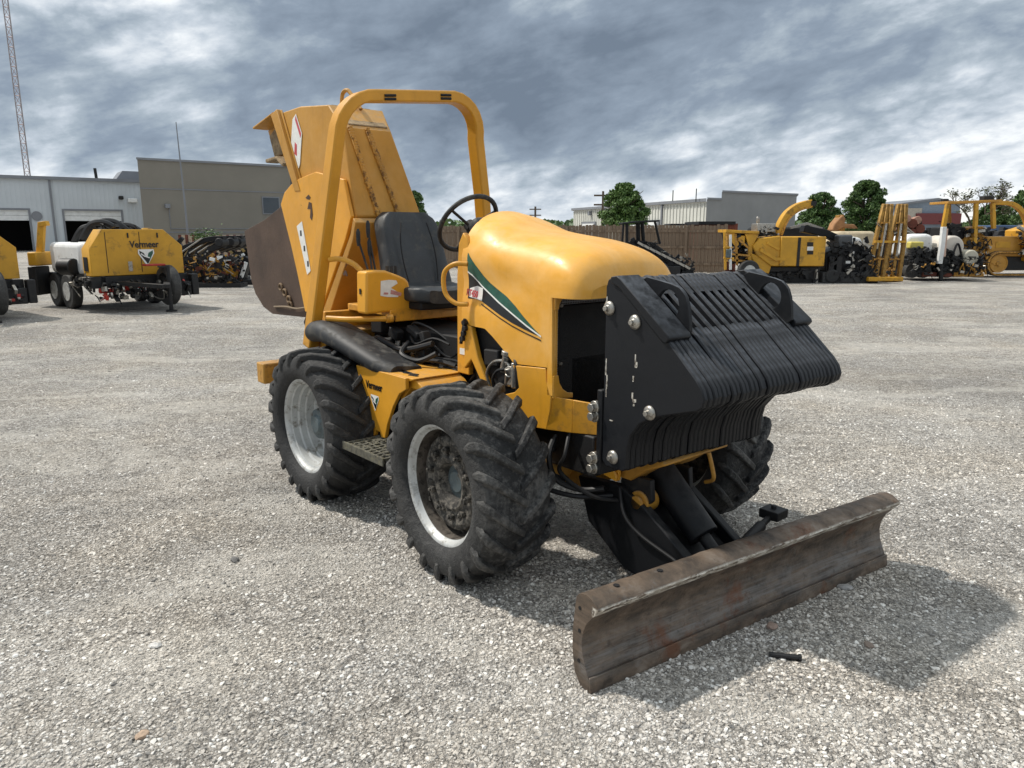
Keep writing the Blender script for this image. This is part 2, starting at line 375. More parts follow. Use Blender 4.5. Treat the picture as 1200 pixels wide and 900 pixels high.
    def parts(s):
        par=list(range(len(s.v)))
        def fd(a):
            while par[a]!=a: par[a]=par[par[a]]; a=par[a]
            return a
        for f in s.f:
            r=fd(f[0])
            for q in f[1:]: par[fd(q)]=r
        g={}
        for f in s.f: g.setdefault(fd(f[0]),[]).append(f)
        out=[]
        for fs in g.values():
            ids=sorted({i for f in fs for i in f}); mp_={i:k for k,i in enumerate(ids)}
            m=MB(); m.add([s.v[i] for i in ids],[tuple(mp_[i] for i in f) for f in fs]); out.append(m)
        return out
    def _b(s,name,mt,parent=None,bevel=0,smooth=35,seg=2,solid=0):
        me=bpy.data.meshes.new(name); me.from_pydata(s.v,[],s.f); 
        ms=mt if isinstance(mt,(list,tuple)) else [mt]
        for q in ms: me.materials.append(q if not isinstance(q,str) else M[q])
        if len(ms)>1: me.polygons.foreach_set('material_index',s.mi)
        me.polygons.foreach_set('use_smooth',[True]*len(s.f)); me.update()
        try: me.set_sharp_from_angle(angle=R(smooth))
        except Exception: pass
        o=bpy.data.objects.new(name,me); COL.objects.link(o)
        if parent: o.parent=parent
        if solid:
            q=o.modifiers.new('s','SOLIDIFY'); q.thickness=solid; q.offset=0
        if bevel:
            q=o.modifiers.new('b','BEVEL'); q.width=bevel; q.segments=seg; q.limit_method='ANGLE'; q.angle_limit=R(40); q.harden_normals=False
        return o
def tag(o,label=None,cat=None,group=None,kind=None):
    for k,v in (('label',label),('category',cat),('group',group),('kind',kind)):
        if v: o[k]=v
    return o
def thing(name,label,cat,loc=(0,0,0),rz=0,group=None):
    o=bpy.data.objects.new(name,None); COL.objects.link(o); o.location=loc; o.rotation_euler=(0,0,rz); o.empty_display_size=.2
    return tag(o,label,cat,group)
def kids(o): return [c for c in bpy.data.objects if c.parent==o]
def copy_tree(o,parent=None):
    c=o.copy(); COL.objects.link(c)
    if parent: c.parent=parent
    for ch in kids(o): copy_tree(ch,c)
    return c
def text(body,size,mt,parent,mw,name='lettering',depth=.002,bold=.0,sx=1.0,shear=0):
    cu=bpy.data.curves.new(name,'FONT'); cu.body=body; cu.size=size; cu.extrude=depth; cu.offset=bold; cu.align_x='CENTER'; cu.align_y='CENTER'; cu.shear=shear
    cu.resolution_u=3
    o=bpy.data.objects.new(name,cu); COL.objects.link(o)
    dg=bpy.context.evaluated_depsgraph_get(); me=bpy.data.meshes.new_from_object(o.evaluated_get(dg)); bpy.data.objects.remove(o)
    me.transform(mw@Matrix.Diagonal((sx,1,1,1))); me.materials.clear(); me.materials.append(M[mt])
    o=bpy.data.objects.new(name,me); COL.objects.link(o)
    if parent: o.parent=parent
    return o
def frame(org,xd,yd):
    """matrix whose local x runs along xd, y along yd"""
    x=Vector(xd).normalized(); z=x.cross(Vector(yd)).normalized(); y=z.cross(x)
    mm=Matrix((x,y,z)).transposed().to_4x4(); mm.translation=Vector(org); return mm
def arc(c,r,a0,a1,n=8):
    return [(c[0]+r*math.cos(R(a0+(a1-a0)*i/n)),c[1]+r*math.sin(R(a0+(a1-a0)*i/n))) for i in range(n+1)]
def cat(xs,ys,x):
    """monotone-ish catmull interpolation"""
    i=max(0,min(len(xs)-2,int(np.searchsorted(xs,x)-1))); t=(x-xs[i])/(xs[i+1]-xs[i])
    m0=(ys[min(i+1,len(ys)-1)]-ys[max(i-1,0)])/(xs[min(i+1,len(xs)-1)]-xs[max(i-1,0)])
    m1=(ys[min(i+2,len(ys)-1)]-ys[i])/(xs[min(i+2,len(xs)-1)]-xs[i]); h=xs[i+1]-xs[i]
    return (2*t**3-3*t*t+1)*ys[i]+(t**3-2*t*t+t)*h*m0+(-2*t**3+3*t*t)*ys[i+1]+(t**3-t*t)*h*m1

def smoothpath(p,n=6):
    p=[Vector(q) for q in p]; o=[]
    for i in range(len(p)-1):
        a,b,c,d=p[max(i-1,0)],p[i],p[i+1],p[min(i+2,len(p)-1)]
        for k in range(n):
            t=k/n; o.append(.5*((2*b)+(c-a)*t+(2*a-5*b+4*c-d)*t*t+(-a+3*b-3*c+d)*t**3))
    return o+[p[-1]]
# ------------------------------------------------------------ ground
g=MB(); g.add([(-900,-60,0),(900,-60,0),(900,1500,0),(-900,1500,0)],[(0,1,2,3)])
tag(g.build('gravel_yard',M['gravel']),kind='structure')
# loose stones on the yard: geometry nodes
gm=MB()
ys=[1.0,1.6,2.2,2.8,3.5,4.3,5.2,6.3,7.6,9.2,11,13.5,17]
for y0,y1 in zip(ys[:-1],ys[1:]):
    for k in range(12):
        a,b=-1+k/6,-1+(k+1)/6; W=lambda y:.9+y*.80
        gm.add([(a*W(y0),y0,.001),(b*W(y0),y0,.001),(b*W(y1),y1,.001),(a*W(y1),y1,.001)],[(0,1,2,3)])
go=gm.build('loose_gravel',M['stone']); tag(go,'loose pale crushed stones scattered over the yard','gravel',kind='stuff')
def gn(obj,mt):
    ng=bpy.data.node_groups.new('scatter','GeometryNodeTree')
    ng.interface.new_socket('Geometry',in_out='INPUT',socket_type='NodeSocketGeometry'); ng.interface.new_socket('Geometry',in_out='OUTPUT',socket_type='NodeSocketGeometry')
    N=ng.nodes.new; L=ng.links.new
    gi=N('NodeGroupInput'); gout=N('NodeGroupOutput')
    dp=N('GeometryNodeDistributePointsOnFaces'); L(gi.outputs[0],dp.inputs['Mesh'])
    pos=N('GeometryNodeInputPosition'); ln=N('ShaderNodeVectorMath'); ln.operation='LENGTH'; L(pos.outputs[0],ln.inputs[0])
    mr=N('ShaderNodeMapRange'); L(ln.outputs['Value'],mr.inputs[0])
    mr.inputs[1].default_value=1.5; mr.inputs[2].default_value=9; mr.inputs[3].default_value=1; mr.inputs[4].default_value=0
    pw=N('ShaderNodeMath'); pw.operation='POWER'; L(mr.outputs[0],pw.inputs[0]); pw.inputs[1].default_value=2.0
    pm_=N('ShaderNodeVectorMath'); pm_.operation='MULTIPLY'; L(pos.outputs[0],pm_.inputs[0]); pm_.inputs[1].default_value=(.6,1.25,1)
    nz=N('ShaderNodeTexNoise'); nz.inputs['Scale'].default_value=.95; nz.inputs['Detail'].default_value=7; nz.inputs['Roughness'].default_value=.64; nz.inputs['Distortion'].default_value=.6; L(pm_.outputs[0],nz.inputs['Vector'])
    m2=N('ShaderNodeMapRange'); L(nz.outputs[0],m2.inputs[0]); m2.inputs[1].default_value=.47; m2.inputs[2].default_value=.60; m2.inputs[3].default_value=1; m2.inputs[4].default_value=.14
    ma=N('ShaderNodeMath'); ma.operation='MULTIPLY_ADD'; L(pw.outputs[0],ma.inputs[0]); ma.inputs[1].default_value=10500; ma.inputs[2].default_value=260
    mm=N('ShaderNodeMath'); mm.operation='MULTIPLY'; L(ma.outputs[0],mm.inputs[0]); L(m2.outputs[0],mm.inputs[1])
    L(mm.outputs[0],dp.inputs['Density'])
    ico=N('GeometryNodeMeshIcoSphere'); ico.inputs['Radius'].default_value=1; ico.inputs['Subdivisions'].default_value=1
    # angular shards: push the vertices about
    sp_=N('GeometryNodeSetPosition'); L(ico.outputs[0],sp_.inputs[0])
    rv=N('FunctionNodeRandomValue'); rv.data_type='FLOAT_VECTOR'; rv.inputs[0].default_value=(-.34,-.34,-.30); rv.inputs[1].default_value=(.34,.34,.30)
    L(rv.outputs[0],sp_.inputs['Offset'])
    sm=N('GeometryNodeSetMaterial'); sm.inputs['Material'].default_value=mt; L(sp_.outputs[0],sm.inputs[0])
    ip=N('GeometryNodeInstanceOnPoints'); L(dp.outputs['Points'],ip.inputs['Points']); L(sm.outputs[0],ip.inputs['Instance'])
    rr_=N('FunctionNodeRandomValue'); rr_.data_type='FLOAT_VECTOR'; rr_.inputs[0].default_value=(-.5,-.5,0); rr_.inputs[1].default_value=(.5,.5,6.28); rr_.inputs['Seed'].default_value=3
    L(rr_.outputs[0],ip.inputs['Rotation'])
    r1=N('FunctionNodeRandomValue'); r1.data_type='FLOAT'; r1.inputs[2].default_value=0; r1.inputs[3].default_value=1; r1.inputs['Seed'].default_value=5
    p3=N('ShaderNodeMath'); p3.operation='POWER'; L(r1.outputs[1],p3.inputs[0]); p3.inputs[1].default_value=3.6
    far=N('ShaderNodeMapRange'); L(ln.outputs['Value'],far.inputs[0]); far.inputs[1].default_value=3; far.inputs[2].default_value=16; far.inputs[3].default_value=1; far.inputs[4].default_value=1.25
    sz=N('ShaderNodeMapRange'); L(p3.outputs[0],sz.inputs[0]); sz.inputs[3].default_value=.0028; sz.inputs[4].default_value=.0118
    s2_=N('ShaderNodeMath'); s2_.operation='MULTIPLY'; L(sz.outputs[0],s2_.inputs[0]); L(far.outputs[0],s2_.inputs[1])
    asp=N('FunctionNodeRandomValue'); asp.data_type='FLOAT_VECTOR'; asp.inputs[0].default_value=(.8,.6,.4); asp.inputs[1].default_value=(1.3,1.0,.8); asp.inputs['Seed'].default_value=9
    vm=N('ShaderNodeVectorMath'); vm.operation='SCALE'; L(asp.outputs[0],vm.inputs[0]); L(s2_.outputs[0],vm.inputs['Scale'])
    L(vm.outputs[0],ip.inputs['Scale'])
    L(ip.outputs[0],gout.inputs[0])
    mo=obj.modifiers.new('scatter','NODES'); mo.node_group=ng
gn(go,M['stone'])
# ============================================================ MAIN MACHINE (x forward, y left, z up)
A=thing('ride_on_trencher','yellow ride-on trencher with black stacked front weights and rusty backfill blade on gravel','trencher',(.47,3.72,0),R(-49.5))

# ---- wheels
def wheel(x,side,steer,deep,mud,rot0=0.0):
    """side -1 = right. outer face at y=side*.9"""
    hub=MB(); s=side; RT=.482; wd=.19
    cyc=s*.715
    # hub / disc, y measured from wheel centre, outward = +s
    if deep:
        hub.lathe([(0,s*.045),(.055,s*.045),(.085,s*.03),(.10,s*-.01),(.115,s*-.03),(.16,s*-.035),(.20,s*-.015),(.236,s*-.02)],seg=40)
        for k in range(8):
            a=2*math.pi*k/8+.2; hub.cyl((.14*math.cos(a),s*-.055,.14*math.sin(a)),(.14*math.cos(a),s*-.03,.14*math.sin(a)),.013,6)
    else:
        hub.lathe([(0,s*.04),(.078,s*.04),(.088,s*.055),(.10,s*.09),(.125,s*.10),(.137,s*.085),(.178,s*.085),(.2,s*.095),(.228,s*.085),(.236,s*.05),(.246,s*.04),(.262,s*.035)],seg=48)
        for k in range(10):
            a=2*math.pi*k/10+.1; r=.165; hub.cyl((r*math.cos(a),s*.08,r*math.sin(a)),(r*math.cos(a),s*.108,r*math.sin(a)),.017,6)
            hub.cyl((r*math.cos(a),s*.108,r*math.sin(a)),(r*math.cos(a),s*.120,r*math.sin(a)),.008,8)
        for k in range(30):
            a=random.random()*6.28; r=random.uniform(.13,.225); q=random.uniform(.006,.018)
            hub.box((r*math.cos(a),s*.090,r*math.sin(a)),(q*1.6,q*.8,q),Matrix.Rotation(random.random()*3,3,'Y'))
    h=hub.build('wheel',M['silver'] if deep else M['hubdirt'],A,.003,seg=1)
    h.location=(x,cyc,.466); h.rotation_euler=(0,rot0,steer)
    if deep:
        c=MB(); c.lathe([(0,s*.085),(.05,s*.085),(.062,s*.07),(.092,s*.065),(.102,s*.03),(.102,s*-.03)],seg=28); c.build('hub_cap',M['hubblue'],h)
    else:
        c=MB(); c.lathe([(0,s*.058),(.05,s*.058),(.06,s*.048),(.082,s*.045)],seg=28); c.build('hub_cap',M['hubblue'],h)
    rm=MB()
    if deep: rm.lathe([(.228,s*-.10),(.230,s*-.01),(.232,s*.03),(.244,s*.035),(.246,s*.07),(.258,s*.078),(.260,s*.115),(.270,s*.12),(.274,s*.142),(.286,s*.152),(.300,s*.152),(.303,s*.143),(.288,s*.135),(.280,s*.118),(.268,s*.07),(.262,-s*.1),(.285,-s*.14),(.30,-s*.15)],seg=64)
    else: rm.lathe([(.266,s*.118),(.272,s*.122),(.276,s*.140),(.287,s*.152),(.300,s*.152),(.303,s*.143),(.290,s*.135),(.284,s*.118),(.270,s*.07),(.266,-s*.1),(.285,-s*.14),(.30,-s*.15)],seg=64)
    rmo=rm.build('rim',M['silver'],h,smooth=50)
    if not deep:
        rb_=MB(); rb_.lathe([(.262,s*-.02),(.262,s*.06),(.264,s*.10),(.267,s*.119),(.269,s*.08),(.268,s*-.02)],seg=64); rb_.build('rim_barrel',M['rimdark'],h,smooth=50)
    ty=MB()
    prof=[(.292,-.148),(.30,-.165),(.325,-.183),(.36,-.192),(.395,-.190),(.425,-.178),(.444,-.150),(.453,-.08),(.455,0),(.453,.08),(.444,.150),(.425,.178),(.395,.190),(.36,.192),(.325,.183),(.30,.165),(.292,.148)]
    ty.lathe(prof,seg=72)
    NL=20
    for k in range(NL):
        for sd in (-1,1):
            th0=2*math.pi*(k+(.5 if sd>0 else 0))/NL
            # path of the lug: (y, R_top, angle offset)
            path=[(sd*.199,.385,.075,.03),(sd*.202,.425,.06,.042),(sd*.185,.464,.03,.047),(sd*.13,.477,-.06,.044),(sd*.06,.479,-.19,.040),(-sd*.012,.477,-.30,.036)]
            vs=[]
            for i,(y,rt,da,hw) in enumerate(path):
                jw=random.uniform(-.003,.003)
                rb=.355 if i==0 else (.40 if i==1 else .43)
                yb=sd*.178 if i==0 else (sd*.176 if i==1 else y)
                for (rr,yy,sg,wm) in ((rb,yb,-1,1.3),(rt+jw,y,-1,.78),(rt+jw,y,1,.78),(rb,yb,1,1.3)):
                    ang=th0+da+sg*hw*wm/.48/2*1.2
                    vs.append((rr*math.cos(ang),yy,rr*math.sin(ang)))
            fs=[(0,1,2,3),(23,22,21,20)]
            for i in range(5):
                for q in range(4): fs.append((i*4+q,i*4+4+q,i*4+4+(q+1)%4,i*4+(q+1)%4))
            ty.add(vs,fs)
    ty.build('tyre',M['mudrubber'] if mud else M['rubber'],h,.006,smooth=32)
    vl=MB(); vl.cyl((.225,s*.03,.08),(.215,s*.10,.085),.006,8); vl.build('valve_stem',M['black'],h,0)
    return h
ST=R(-3)
wheel(-.235,-1,ST,False,True,.3)
wheel(.0,1,ST,False,True,1.1)
wheel(-1.68,-1,0,True,False,.15)
wheel(-1.62,1,0,True,False,.8)
# ---- undercarriage
m_=MB(); m_.cyl((-.12,-.6,.46),(-.12,.62,.46),.075,16); m_.box((-.12,0,.47),(.26,.34,.24)); m_.cyl((-.235,-.62,.455),(-.235,-.5,.455),.12,20); m_.cyl((0,.62,.455),(0,.5,.455),.12,20)
m_.box((-.15,-.47,.50),(.16,.12,.2)); m_.box((-.05,.47,.50),(.16,.12,.2))
m_.build('front_axle',M['rough_yellow'],A,.015)
m_=MB(); m_.cyl((-1.65,-.6,.455),(-1.65,.6,.455),.075,16); m_.box((-1.65,0,.46),(.3,.36,.26)); m_.build('rear_axle',M['dark'],A,.015)
m_=MB(); m_.b2((-2.35,-.30,.50),(.22,-.23,.70)); m_.b2((-2.35,.23,.50),(.22,.30,.70)); m_.b2((-2.3,-.23,.45),(-.2,.23,.60)); m_.build('chassis',M['dark'],A,.01)
m_=MB(); m_.b2((-1.95,-.22,.60),(-.02,.22,1.04)); m_.b2((-.68,-.30,.62),(-.02,.30,1.30))
for i in range(26):
    x=random.uniform(-1.9,-.1); y=-.27-random.random()*.05; z=random.uniform(.62,1.05); m_.box((x,y,z),(random.uniform(.03,.16),.06,random.uniform(.03,.12)),Matrix.Rotation(random.uniform(-.4,.4),3,'Y'))
m_.build('engine',M['soot'],A,.008)
for k in range(8):
    x=random.uniform(-1.75,-.95); y0_=random.uniform(-.34,-.24); z=random.uniform(.80,1.02); q=MB()
    q.tube(smoothpath([(x,y0_,z),(x+.1,y0_-.03,z+random.uniform(-.06,.08)),(x+.24,y0_,z+random.uniform(-.08,.06)),(x+.36,y0_+.03,z+random.uniform(-.05,.05))],4),random.choice((.007,.010,.014)),7); q.build('engine_hose',M['hose'],A)
for k in range(10):
    x=random.uniform(-1.7,-.9); q=MB(); q.cyl((x,-.27,random.uniform(.8,1.0)),(x+.01,-.30,random.uniform(.8,1.0)),.018,8); q.build('hose_fitting',M['steel'],A)
# exposed engine bits in the side opening
e=MB()
e.cyl((-.40,-.335,.93),(-.36,-.345,1.02),.022,14); e.cyl((-.36,-.345,1.02),(-.355,-.345,1.045),.03,14); e.box((-.32,-.34,.92),(.05,.04,.10)); e.cyl((-.30,-.345,.86),(-.30,-.345,.99),.018,12); e.cyl((-.36,-.33,.87),(-.33,-.35,.93),.026,12)
e.cyl((-.335,-.35,.93),(-.335,-.36,.96),.02,12)
e.build('turbocharger',M['steel'],A,.004)
hz=[[(-.50,-.33,.80),(-.52,-.35,.90),(-.46,-.36,.97),(-.38,-.355,.99),(-.33,-.35,.97)],[(-.45,-.34,.78),(-.46,-.36,.87),(-.42,-.365,.93),(-.36,-.36,.95)],[(-.27,-.34,.80),(-.255,-.36,.88),(-.265,-.36,.98),(-.30,-.34,1.02)]]
for i,p in enumerate(hz):
    q=MB(); q.tube(smoothpath(p),.008 if i<2 else .014,8); q.build('engine_hose',M['steel'] if i==0 else M['hose'],A)
# loose black hoses seen under the seat and low at the front
for p,r in (([(-1.30,-.34,.98),(-1.22,-.44,.93),(-1.1,-.40,.90),(-1.0,-.34,.95)],.016),([(-1.7,-.33,.96),(-1.5,-.42,.99),(-1.3,-.38,.94),(-1.05,-.33,1.0)],.018),
            ([(-.02,-.32,.66),(.02,-.40,.58),(.05,-.38,.47),(.14,-.30,.42),(.24,-.24,.44)],.015),([(-.05,-.30,.58),(-.12,-.46,.55),(-.06,-.44,.44),(.12,-.33,.39),(.26,-.2,.40)],.013),
            ([(.06,-.30,.70),(.10,-.37,.60),(.06,-.36,.50),(.20,-.28,.40),(.32,-.16,.38)],.011),([(-.2,-.35,.62),(-.1,-.45,.60),(.0,-.44,.52),(.05,-.33,.45)],.018)):
    q=MB(); q.tube(smoothpath(p),r,8); q.build('hydraulic_hose',M['hose'],A)

# ---- hood
SX=[-.76,-.62,-.45,-.28,-.12,-.03,.05,.11,.155,.175]
SW=[.335,.352,.358,.362,.368,.372,.372,.362,.335,.29]
SZT=[1.757,1.725,1.663,1.633,1.612,1.592,1.566,1.530,1.475,1.408]
SZS=[1.44,1.43,1.40,1.375,1.36,1.355,1.352,1.35,1.345,1.343]
BX=[-.76,-.63,-.62,-.53,-.46,-.36,-.285,-.24,-.03]; BZ=[1.15,1.145,1.145,1.144,1.107,1.043,.990,.992,1.006]
hood=MB(); rows=[]; xs=list(np.linspace(-.76,-.03,26))+list(np.linspace(-.005,.175,11))
for x in xs:
    W=cat(SX,SW,x); zt=cat(SX,SZT,x); zs=cat(SX,SZS,x); zb=float(np.interp(x,BX,BZ)) if x<=-.03 else 1.342
    n=2.2+1.0*max(0,min(1,(x+.7)/.7)); row=[]
    left=[(-W,zb+(zs-zb)*k/6) for k in range(6)]
    top=[(-W*math.copysign(abs(math.cos(a))**(2/n),math.cos(a)),zs+(zt-zs)*abs(math.sin(a))**(2/n)) for a in [math.pi*k/30 for k in range(31)]]
    prof=left+top+[(-y,z) for y,z in reversed(left)]
    # waist: the sheet is pinched in just under the shoulder toward the cab
    for y,z in prof:
        k=math.exp(-((z-1.37)/.10)**2)*.020*max(0,min(1,(-x-.05)/.3)); row.append((x,y*(1-k/.36),z))
    rows.append(row)
hood.grid(rows)
# rear closing sheet and front lip underside
hood.add(rows[0],[tuple(range(len(rows[0])))])
hood.add(rows[-1],[tuple(range(len(rows[-1])-1,-1,-1))])
ho=hood.build('hood',M['hood'],A,0,smooth=40)
hm=ho.data; bvh=BVHTree.FromPolygons([v.co.copy() for v in hm.vertices],[tuple(p.vertices) for p in hm.polygons])
# ---- print on the hood side: polygons laid on the sheet
def wrap(poly,name,mt,off,parent,step=.02):
    """triangulate a polygon in (x,z) on a grid of strips and lay it on the hood side"""
    from mathutils.geometry import tessellate_polygon
    import bmesh
    bm=bmesh.new(); vs=[bm.verts.new((p[0],0,p[1])) for p in poly]; bm.faces.new(vs)
    x=min(p[0] for p in poly)
    while x<max(p[0] for p in poly):
        bmesh.ops.bisect_plane(bm,geom=bm.verts[:]+bm.edges[:]+bm.faces[:],plane_co=(x,0,0),plane_no=(1,0,0)); x+=step
    z=min(p[1] for p in poly)
    while z<max(p[1] for p in poly):
        bmesh.ops.bisect_plane(bm,geom=bm.verts[:]+bm.edges[:]+bm.faces[:],plane_co=(0,0,z),plane_no=(0,0,1)); z+=step
    for v in bm.verts:
        h=bvh.ray_cast(Vector((v.co.x,-1,v.co.z)),Vector((0,1,0)))[0]
        v.co.y=(h.y if h else -.37)-off
    bmesh.ops.recalc_face_normals(bm,faces=bm.faces[:])
    me=bpy.data.meshes.new(name); bm.to_mesh(me); bm.free(); me.materials.append(M[mt])
    o=bpy.data.objects.new(name,me); COL.objects.link(o); o.parent=parent; return o
LN=[(-.70,1.432),(-.655,1.415),(-.61,1.388),(-.565,1.360),(-.50,1.328),(-.42,1.290),(-.30,1.240),(-.18,1.190),(-.072,1.150)]
TOPC=[(-.70,1.535),(-.655,1.500),(-.60,1.458),(-.55,1.415),(-.50,1.383),(-.44,1.355),(-.36,1.322),(-.28,1.280),(-.20,1.228),(-.13,1.185),(-.072,1.152)]
BOT=[(-.70,1.290),(-.62,1.292),(-.565,1.285),(-.50,1.262),(-.40,1.226),(-.30,1.195),(-.20,1.172),(-.13,1.158),(-.072,1.147)]
wrap(LN[:-1]+TOPC[::-1],'decal',"decal_green",.002,ho)
wrap(BOT[:-1]+LN[::-1],'decal',"decal_black",.002,ho)
wl=[(x,z+.005) for x,z in LN]; wrap(wl+[(x,z-.004) for x,z in LN[::-1]],'decal','decal_white',.0035,ho)
wl=[(x,z-.012) for x,z in BOT[2:]]; wrap(wl+[(x,z-.018) for x,z in BOT[:1:-1]],'decal','decal_black',.003,ho)
wrap([(-.685,1.30),(-.56,1.287),(-.56,1.352),(-.61,1.362),(-.685,1.345)],'decal','decal_white',.0035,ho)
tx=text('RT450',.050,'decal_red',ho,frame((-.622,-.3662,1.322),(1,0,-.1),(0,0,1)),'lettering',.001,.0015,.72,.2)
# vent window in the hood rear (soft dash pod)
m_=MB(); m_.box((-.79,0,1.665),(.10,.46,.10),Matrix.Rotation(R(-32),3,'Y')); m_.build('dashboard',M['plastic'],A,.035,seg=3)
# cowl
m_=MB(); m_.prism([(-.83,.86),(-.72,.86),(-.705,1.15),(-.70,1.50),(-.72,1.60),(-.76,1.64),(-.80,1.58),(-.82,1.40)],-.318,-.285)
m_.prism([(-.83,.86),(-.72,.86),(-.705,1.15),(-.70,1.50),(-.72,1.60),(-.76,1.64),(-.80,1.58),(-.82,1.40)],.285,.318)
m_.prism([(-.82,1.0),(-.79,1.0),(-.765,1.63),(-.80,1.58)],-.285,.285)
m_.prism([(-.715,1.15),(-.655,1.14),(-.60,.98),(-.50,.83),(-.555,.83),(-.655,.96),(-.72,.90)],-.352,-.318)
m_.build('cowl',M['yellow'],A,.006)
m_=MB(); m_.b2((-.80,-.3205,.97),(-.755,-.3185,1.005)); m_.build('cowl_sticker',M['decal_white'],A)
q=MB(); q.tube(smoothpath([(-.665,-.36,1.475),(-.72,-.40,1.475),(-.775,-.425,1.44),(-.79,-.43,1.38),(-.775,-.425,1.31),(-.72,-.40,1.265),(-.665,-.36,1.262)]),.013,12); q.build('grab_handle',M['yellow'],A,0)
m_=MB()
for i,(dx,dz) in enumerate(((0,0),(.006,-.03),(-.008,-.06),(-.02,-.09))): m_.cyl((-.70+dx,-.345,1.16+dz),(-.70+dx,-.372,1.158+dz),.016,8)
m_.cyl((-.695,-.36,1.18),(-.735,-.36,1.04),.010,8); m_.build('latch',M['dark'],A,.002)
# ---- lower side and front shroud
LS=[(-.284,.982),(-.25,.93),(-.235,.875),(-.27,.845),(-.365,.815),(-.345,.785),(-.255,.765),(-.215,.735),(-.185,.695),(-.127,.69),(-.03,.698),(-.005,.80),(.0,.865),(-.015,.90),(-.035,.94),(-.04,1.001)]
m_=MB(); m_.prism(LS,-.372,-.345); m_.prism([(p[0],p[1]) for p in LS],.345,.372)
m_.build('side_panel',M['yellow'],A,.004)
# shroud: plan polyline goes round the front corners
def shroud():
    b=MB(); plan=[(-.03,-.372),(.10,-.325),(.235,-.265),(.255,-.20),(.255,.20),(.235,.265),(.10,.325),(-.03,.372)]
    top=[.868,.862,.852,.852,.852,.852,.862,.868]; bot=[.698,.700,.705,.705,.705,.705,.70,.698]
    for k in range(len(plan)-1):
        (x0,y0),(x1,y1)=plan[k],plan[k+1]; nx,ny=(y1-y0),-(x1-x0); L=math.hypot(nx,ny); nx,ny=nx/L*.012,ny/L*.012
        vs=[(x0,y0,bot[k]),(x1,y1,bot[k+1]),(x1,y1,top[k+1]),(x0,y0,top[k]),(x0-nx,y0-ny,bot[k]),(x1-nx,y1-ny,bot[k+1]),(x1-nx,y1-ny,top[k+1]),(x0-nx,y0-ny,top[k])]
        b.add(vs,[(0,1,2,3),(7,6,5,4),(3,2,6,7),(1,0,4,5),(0,3,7,4),(1,5,6,2)])
    return b
shroud().build('front_shroud',M['yellow'],A,.003)
# corner posts and rounded corners of the grille opening
m_=MB()
for s in (-1,1):
    m_.prism([(-.03,1.0),(-.03,1.345),(.0,1.345),(.006,1.0),(.012,.87),(-.03,.87)],s*.372,s*.352)
    m_.prism([(-.012,.87),(-.012,1.345),(.004,1.345),(.004,.87)],s*.352,s*.335)
    c=(s*.352,1.345)
    m_.prism([(s*.36,1.350),(s*.275,1.350)]+[(s*(.275+.06*math.sin(R(a))),1.285+.06*math.cos(R(a))) for a in (0,22,45,68,90)]+[(s*.36,1.285)],-.004,.010,'x'); m_.prism([(s*.37,.86),(s*.235,.845)]+[(s*(.235+.10*math.sin(R(a))),.97-.10*math.cos(R(a))) for a in (0,22,45,68,90)]+[(s*.37,.97)],.003,.013,'x')
m_.build('grille_surround',M['hood'],A,.003)
m_=MB(); m_.b2((-.05,-.335,.72),(-.03,.335,1.345)); m_.build('grille',M['mesh'],A)
m_=MB()
for s in (-1,1): m_.b2((-.03,s*.318,.74),(-.016,s*.334,1.33))
m_.build('grille_frame',M['black'],A,.003)
m_=MB()
for z in (1.30,1.02):
    for s in (-1,1): m_.cyl((-.018,s*.30,z),(-.006,s*.30,z),.009,8)
m_.build('grille_screw',M['steel'],A)
# frame side plates under the shroud
m_=MB()
for s in (-1,1):
    m_.prism([(-.05,.70),(.25,.715),(.30,.72),(.33,.70),(.33,.50),(.22,.52),(.10,.57),(-.02,.60)],s*.245,s*.225)
    m_.prism([(.10,.70),(.20,.70),(.33,.53),(.33,.50),(.22,.52)],s*.262,s*.246)
m_.prism([(.20,-.30),(.44,-.30),(.44,.30),(.20,.30)],.60,.628,'z')
m_.build('front_frame',M['yellow'],A,.006)
m_=MB(); m_.prism([(.30,.62),(.54,.64),(.56,.62),(.45,.57),(.36,.50),(.28,.50)],-.20,.30); m_.build('front_crossmember',M['rough_yellow'],A,.01)
m_=MB(); m_.tube(smoothpath([(.58,.10,.63),(.60,.105,.56),(.60,.12,.50),(.55,.13,.47)]),.010,8); m_.build('wire_loop',M['rough_yellow'],A)
for y in (-.18,.02): 
    m_=MB(); m_.cyl((.40,y,.40),(.40,y+.09,.40),.055,20); m_.cyl((.40,y-.02,.40),(.40,y,.40),.035,14); m_.build('pivot_boss',M['rough_yellow'],A,.006)
m_=MB(); m_.prism([(.28,.52),(.46,.52),(.47,.42),(.40,.34),(.33,.36),(.28,.44)],-.17,-.14); m_.prism([(.28,.52),(.46,.52),(.47,.42),(.40,.34),(.33,.36),(.28,.44)],.12,.15); m_.build('pivot_bracket',M['dark'],A,.005)
